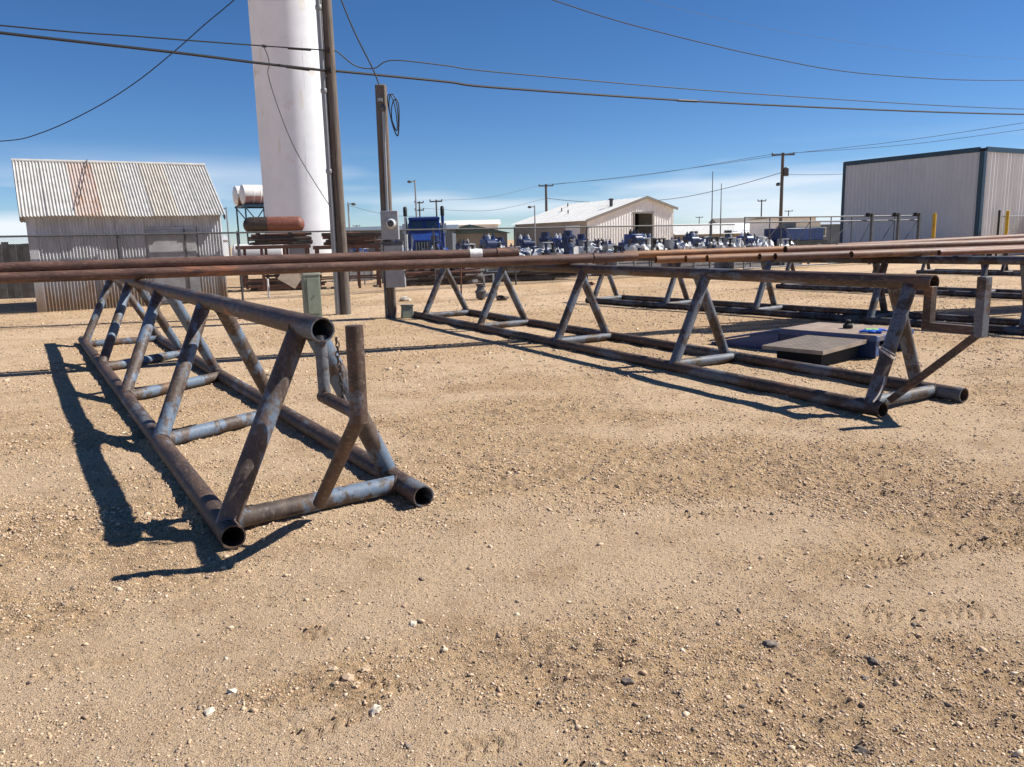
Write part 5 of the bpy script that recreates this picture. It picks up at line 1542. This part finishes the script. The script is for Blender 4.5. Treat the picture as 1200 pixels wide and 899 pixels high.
# ------------------------------------------------------------------ distant poles, lamps, aerials
def far_pole(label, x, y, H, arm=1.8, arms=1, lamp=False, transformer=False, r=0.13):
    t = thing('distant_utility_pole', label, 'utility pole', (x, y, 0), -0.1, 'distant poles')
    MB().tube((0, 0, 0), (0, 0, H), r, 10, r1=r * 0.75).build('pole', 'wood', t)
    for k in range(arms):
        c = MB().bar((-arm / 2, -0.1, H - 0.18 - 0.8 * k), (arm / 2, -0.1, H - 0.18 - 0.8 * k), 0.1, 0.12).build('crossarm', 'wood', t)
        for s in (-0.95, 0.95):
            MB().lathe([(0.05, 0), (0.07, 0.08), (0.03, 0.16)], (s * arm / 2, -0.1, H - 0.12 - 0.8 * k), seg=8).build('insulator', 'galv_dark', c)
    if transformer:
        MB().lathe([(0.2, -0.35), (0.22, -0.3), (0.22, 0.3), (0.15, 0.38)], (0.3, -0.1, H - 1.6), seg=14).build('transformer', 'galv_dark', t)
        MB().lathe([(0.14, -0.15), (0.18, 0), (0.1, 0.12)], (-0.35, -0.1, H - 2.6), seg=12).build('lamp_head', 'galv_dark', t)
        MB().tube((0, -0.1, H - 2.5), (-0.35, -0.1, H - 2.5), 0.03, 8).build('lamp_arm', 'galv_dark', t)
    return t
far_pole('distant wooden power pole with crossarm and transformer left of the metal building', 23.6, 70, 8.22, 1.9, 1, transformer=True, r=0.17)
far_pole('distant wooden power pole with crossarm standing behind the white roofed warehouse', 4.3, 90, 7.42, 1.6, r=0.17)
far_pole('small distant power pole with crossarm right behind the blue truck', -7.0, 80, 5.56, 1.25, r=0.1)
far_pole('small distant pole with two crossarms left of the truck exhaust stack', -9.75, 90, 5.95, 1.0, 2, r=0.1)
far_pole('tiny distant power pole right of the aerials', 31.3, 100, 5.6, 1.0, r=0.1)
def lamp_pole(label, x, y, H, side=-1, r=0.07, head=True):
    t = thing('lamp_pole', label, 'lamp post', (x, y, 0), 0, 'distant lamp posts')
    MB().tube((0, 0, 0), (0, 0, H), r, 10, r1=r * 0.7).build('pole', 'galv', t)
    MB().sweep([(0, 0, H - 0.15), (side * 0.15, 0, H - 0.1), (side * 0.3, 0, H - 0.1)], 0.035, 8).build('arm', 'galv', t)
    MB().blob((side * 0.4, 0, H - 0.13), (0.18, 0.12, 0.1), 1, 0.05, 1, 2).build('lamp_head', 'galv_dark', t)
lamp_pole('tall thin lamp post between the service pole and the truck', -6.75, 60, 6.0, -1, 0.08)
lamp_pole('dark lamp post between the shed and the white tanks', -20.75, 60, 4.4, -1, 0.07)
lamp_pole('lamp post just right of the tall utility pole', -11.75, 60, 4.5, 1, 0.08)
lamp_pole('lamp post in front of the warehouse roof', 2.2, 66, 4.2, -1, 0.07)
for lab, x, y, H in (('taller of the two thin whip aerials', 12.6, 50, 5.3), ('shorter of the two thin whip aerials', 13.25, 50.4, 4.6)):
    t = thing('whip_aerial', lab, 'aerial', (x, y, 0), 0, 'thin whip aerials')
    MB().tube((0, 0, 0), (0, 0, H), 0.045, 8, r1=0.02).build('mast', 'galv_dark', t)
    MB().lathe([(0.14, 0), (0.12, 0.1), (0.05, 0.15)], seg=10).build('base', 'galv_dark', t)
for i, (x, y, H) in enumerate(((10.2, 150, 4.6), (26, 160, 5.5), (39, 165, 5.2), (52, 150, 5.6), (-42, 150, 5.5), (-29, 155, 5.0))):
    far_pole('tiny distant power pole on the horizon, %s from the left among the farthest' % ORD[[2, 3, 4, 5, 0, 1][i]], x, y, H, 1.4, r=0.11)
# distant wires
def far_wire(label, pts, r=0.016):
    cable(label, pts, r, 'cable_grey', group='distant wires')
far_wire('upper distant wire running left from the transformer pole', [(23.6 + 0.9, 69.8, 8.15), (14, 79, 7.45), (5.1, 89.8, 7.35)])
far_wire('lower distant wire running left from the transformer pole', [(23.6 - 0.9, 69.9, 8.12), (13, 79.3, 7.3), (3.5, 89.9, 7.33)])
far_wire('upper distant wire running right from the transformer pole', [(24.5, 69.8, 8.15), (30, 63.5, 8.2), (36, 57.2, 8.6), (48, 45, 9.6)])
far_wire('lower distant wire running right from the transformer pole', [(22.7, 69.9, 8.12), (30, 63.5, 7.9), (36, 57.2, 8.15), (48, 45, 9.0)])
far_wire('thick distant wire sagging from the transformer pole over the warehouse', [(23.6, 69.8, 6.6), (19.8, 73.93, 5.6), (15.3, 78.6, 4.95), (9, 84, 5.1), (4.3, 89.8, 5.9)], 0.026)
far_wire('distant wire running from the warehouse pole to the left', [(3.5, 89.9, 7.3), (-2, 85, 5.9), (-7.0, 80, 5.5)])
far_wire('low distant wire sagging from the warehouse pole behind the truck', [(4.3, 89.8, 5.9), (-2, 86, 4.6), (-9.7, 90, 5.2)])
far_wire('distant wire right of the transformer pole to the metal building', [(23.6, 69.8, 6.4), (27, 66, 6.05), (32, 60, 6.0)])
far_wire('thin distant wire sagging from the lamp post right of the tall pole', [(-11.75, 60, 4.3), (-9.5, 66, 3.7), (-7.0, 79, 3.9)])

# ------------------------------------------------------------------ small things on the ground near the fence
t = thing('gas_meter', 'small grey valve fitting with pipes standing beyond the middle rack', 'valve', (-0.75, 20.6, 0), 0.2)
MB().lathe([(0.05, 0), (0.12, 0.03), (0.13, 0.16), (0.15, 0.18), (0.15, 0.22), (0.1, 0.25), (0.09, 0.34), (0.12, 0.36), (0.12, 0.40)], seg=16).build('valve_body', 'galv_dark', t)
MB().sweep([(0.05, 0, 0.1), (0.3, 0, 0.12), (0.42, 0, 0.14)], [0.05, 0.055, 0.08], 10).build('side_outlet', 'galv', t)
MB().sweep([(0.1, 0, 0.3), (0.1, 0, 0.62), (0.34, 0, 0.64), (0.34, 0, 0.2)], 0.03, 8).build('pipe_loop', 'galv', t)
o = MB().tube((0, 0, 0), (0.01, 0, 0.95), 0.02, 8).build('steel_stake', 'scrap_rust'); o.location = (-1.15, 18.9, 0)
tag(o, 'thin rusty steel stake standing behind the far end of the middle rack', 'stake')
for i, (x, y, sx, mat, lab) in enumerate(((-0.2, 20.0, 0.16, 'scrap_dark', 'dark clod of scrap on the dirt behind the far end of the middle rack'),
                                          (2.6, 25.5, 0.14, 'scrap_rust', 'small rusty lump on the dirt beyond the second rack'),
                                          (-2.7, 20.6, 0.15, 'stone_white', 'pale broken concrete lump on the dirt right of the service pole'))):
    o = MB().blob((0, 0, sx * 0.35), (sx, sx * 0.7, sx * 0.5), 20 + i, 0.5, 1.6, 2, 0.55).build('rubble_lump', mat, angle=20)
    o.location = (x, y, 0); tag(o, lab, 'rubble')

# loose stones that stand out on the near ground
def stone(label, x, y, s, mat, seed, flat=0.6):
    o = MB().blob((0, 0, 0), (s, s * 0.75, s * 0.55), seed, 0.7, 1.7, 2, 0.5).build('stone', mat, angle=18)
    o.location = (x, y, ground_z(x, y) + s * 0.02)
    o.rotation_euler = (0, 0, seed * 1.7)
    return tag(o, label, 'stone', 'stones standing out on the dirt')
STONES = [  # x, y, radius, material, label
    (-0.469, 2.361, 0.028, 'stone_white', 'white angular stone lying alone near the bottom centre'),
    (0.942, 2.739, 0.026, 'stone_dark', 'dark round stone, uppermost of the dark ones at bottom right'),
    (1.27, 2.62, 0.023, 'stone_dark', 'dark oval stone just right of the uppermost dark one'),
    (1.20, 2.53, 0.019, 'stone_dark', 'small dark stone below the dark oval one at bottom right'),
    (1.00, 2.10, 0.026, 'stone_dark', 'dark grey stone close to the bottom edge right of centre'),
    (0.82, 2.03, 0.020, 'stone_tan', 'tan grey stone close to the bottom edge, left of the dark grey one'),
    (-0.60, 2.55, 0.028, 'stone_tan', 'largest tan clod of the broken heap below the left rack'),
    (-0.55, 2.60, 0.022, 'stone_tan', 'tan clod at the back of the broken heap below the left rack'),
    (-0.66, 2.59, 0.020, 'stone_tan', 'tan clod at the left of the broken heap below the left rack'),
    (-0.56, 2.50, 0.018, 'stone_tan', 'small tan clod at the front of the broken heap below the left rack'),
    (-0.98, 2.48, 0.020, 'stone_white', 'pale flat stone left of the broken heap of clods'),
    (-1.02, 2.38, 0.022, 'stone_white', 'larger pale flat stone below the other pale one at left'),
    (0.37, 2.50, 0.022, 'stone_dark', 'bluish grey stone between the white stone and the dark ones'),
    (-0.42, 2.95, 0.020, 'stone_white', 'pale stone on the dirt right under the stop of the left rack'),
]
for i, (x, y, s, m_, lab) in enumerate(STONES):
    stone(lab, x, y, s, m_, 60 + i)
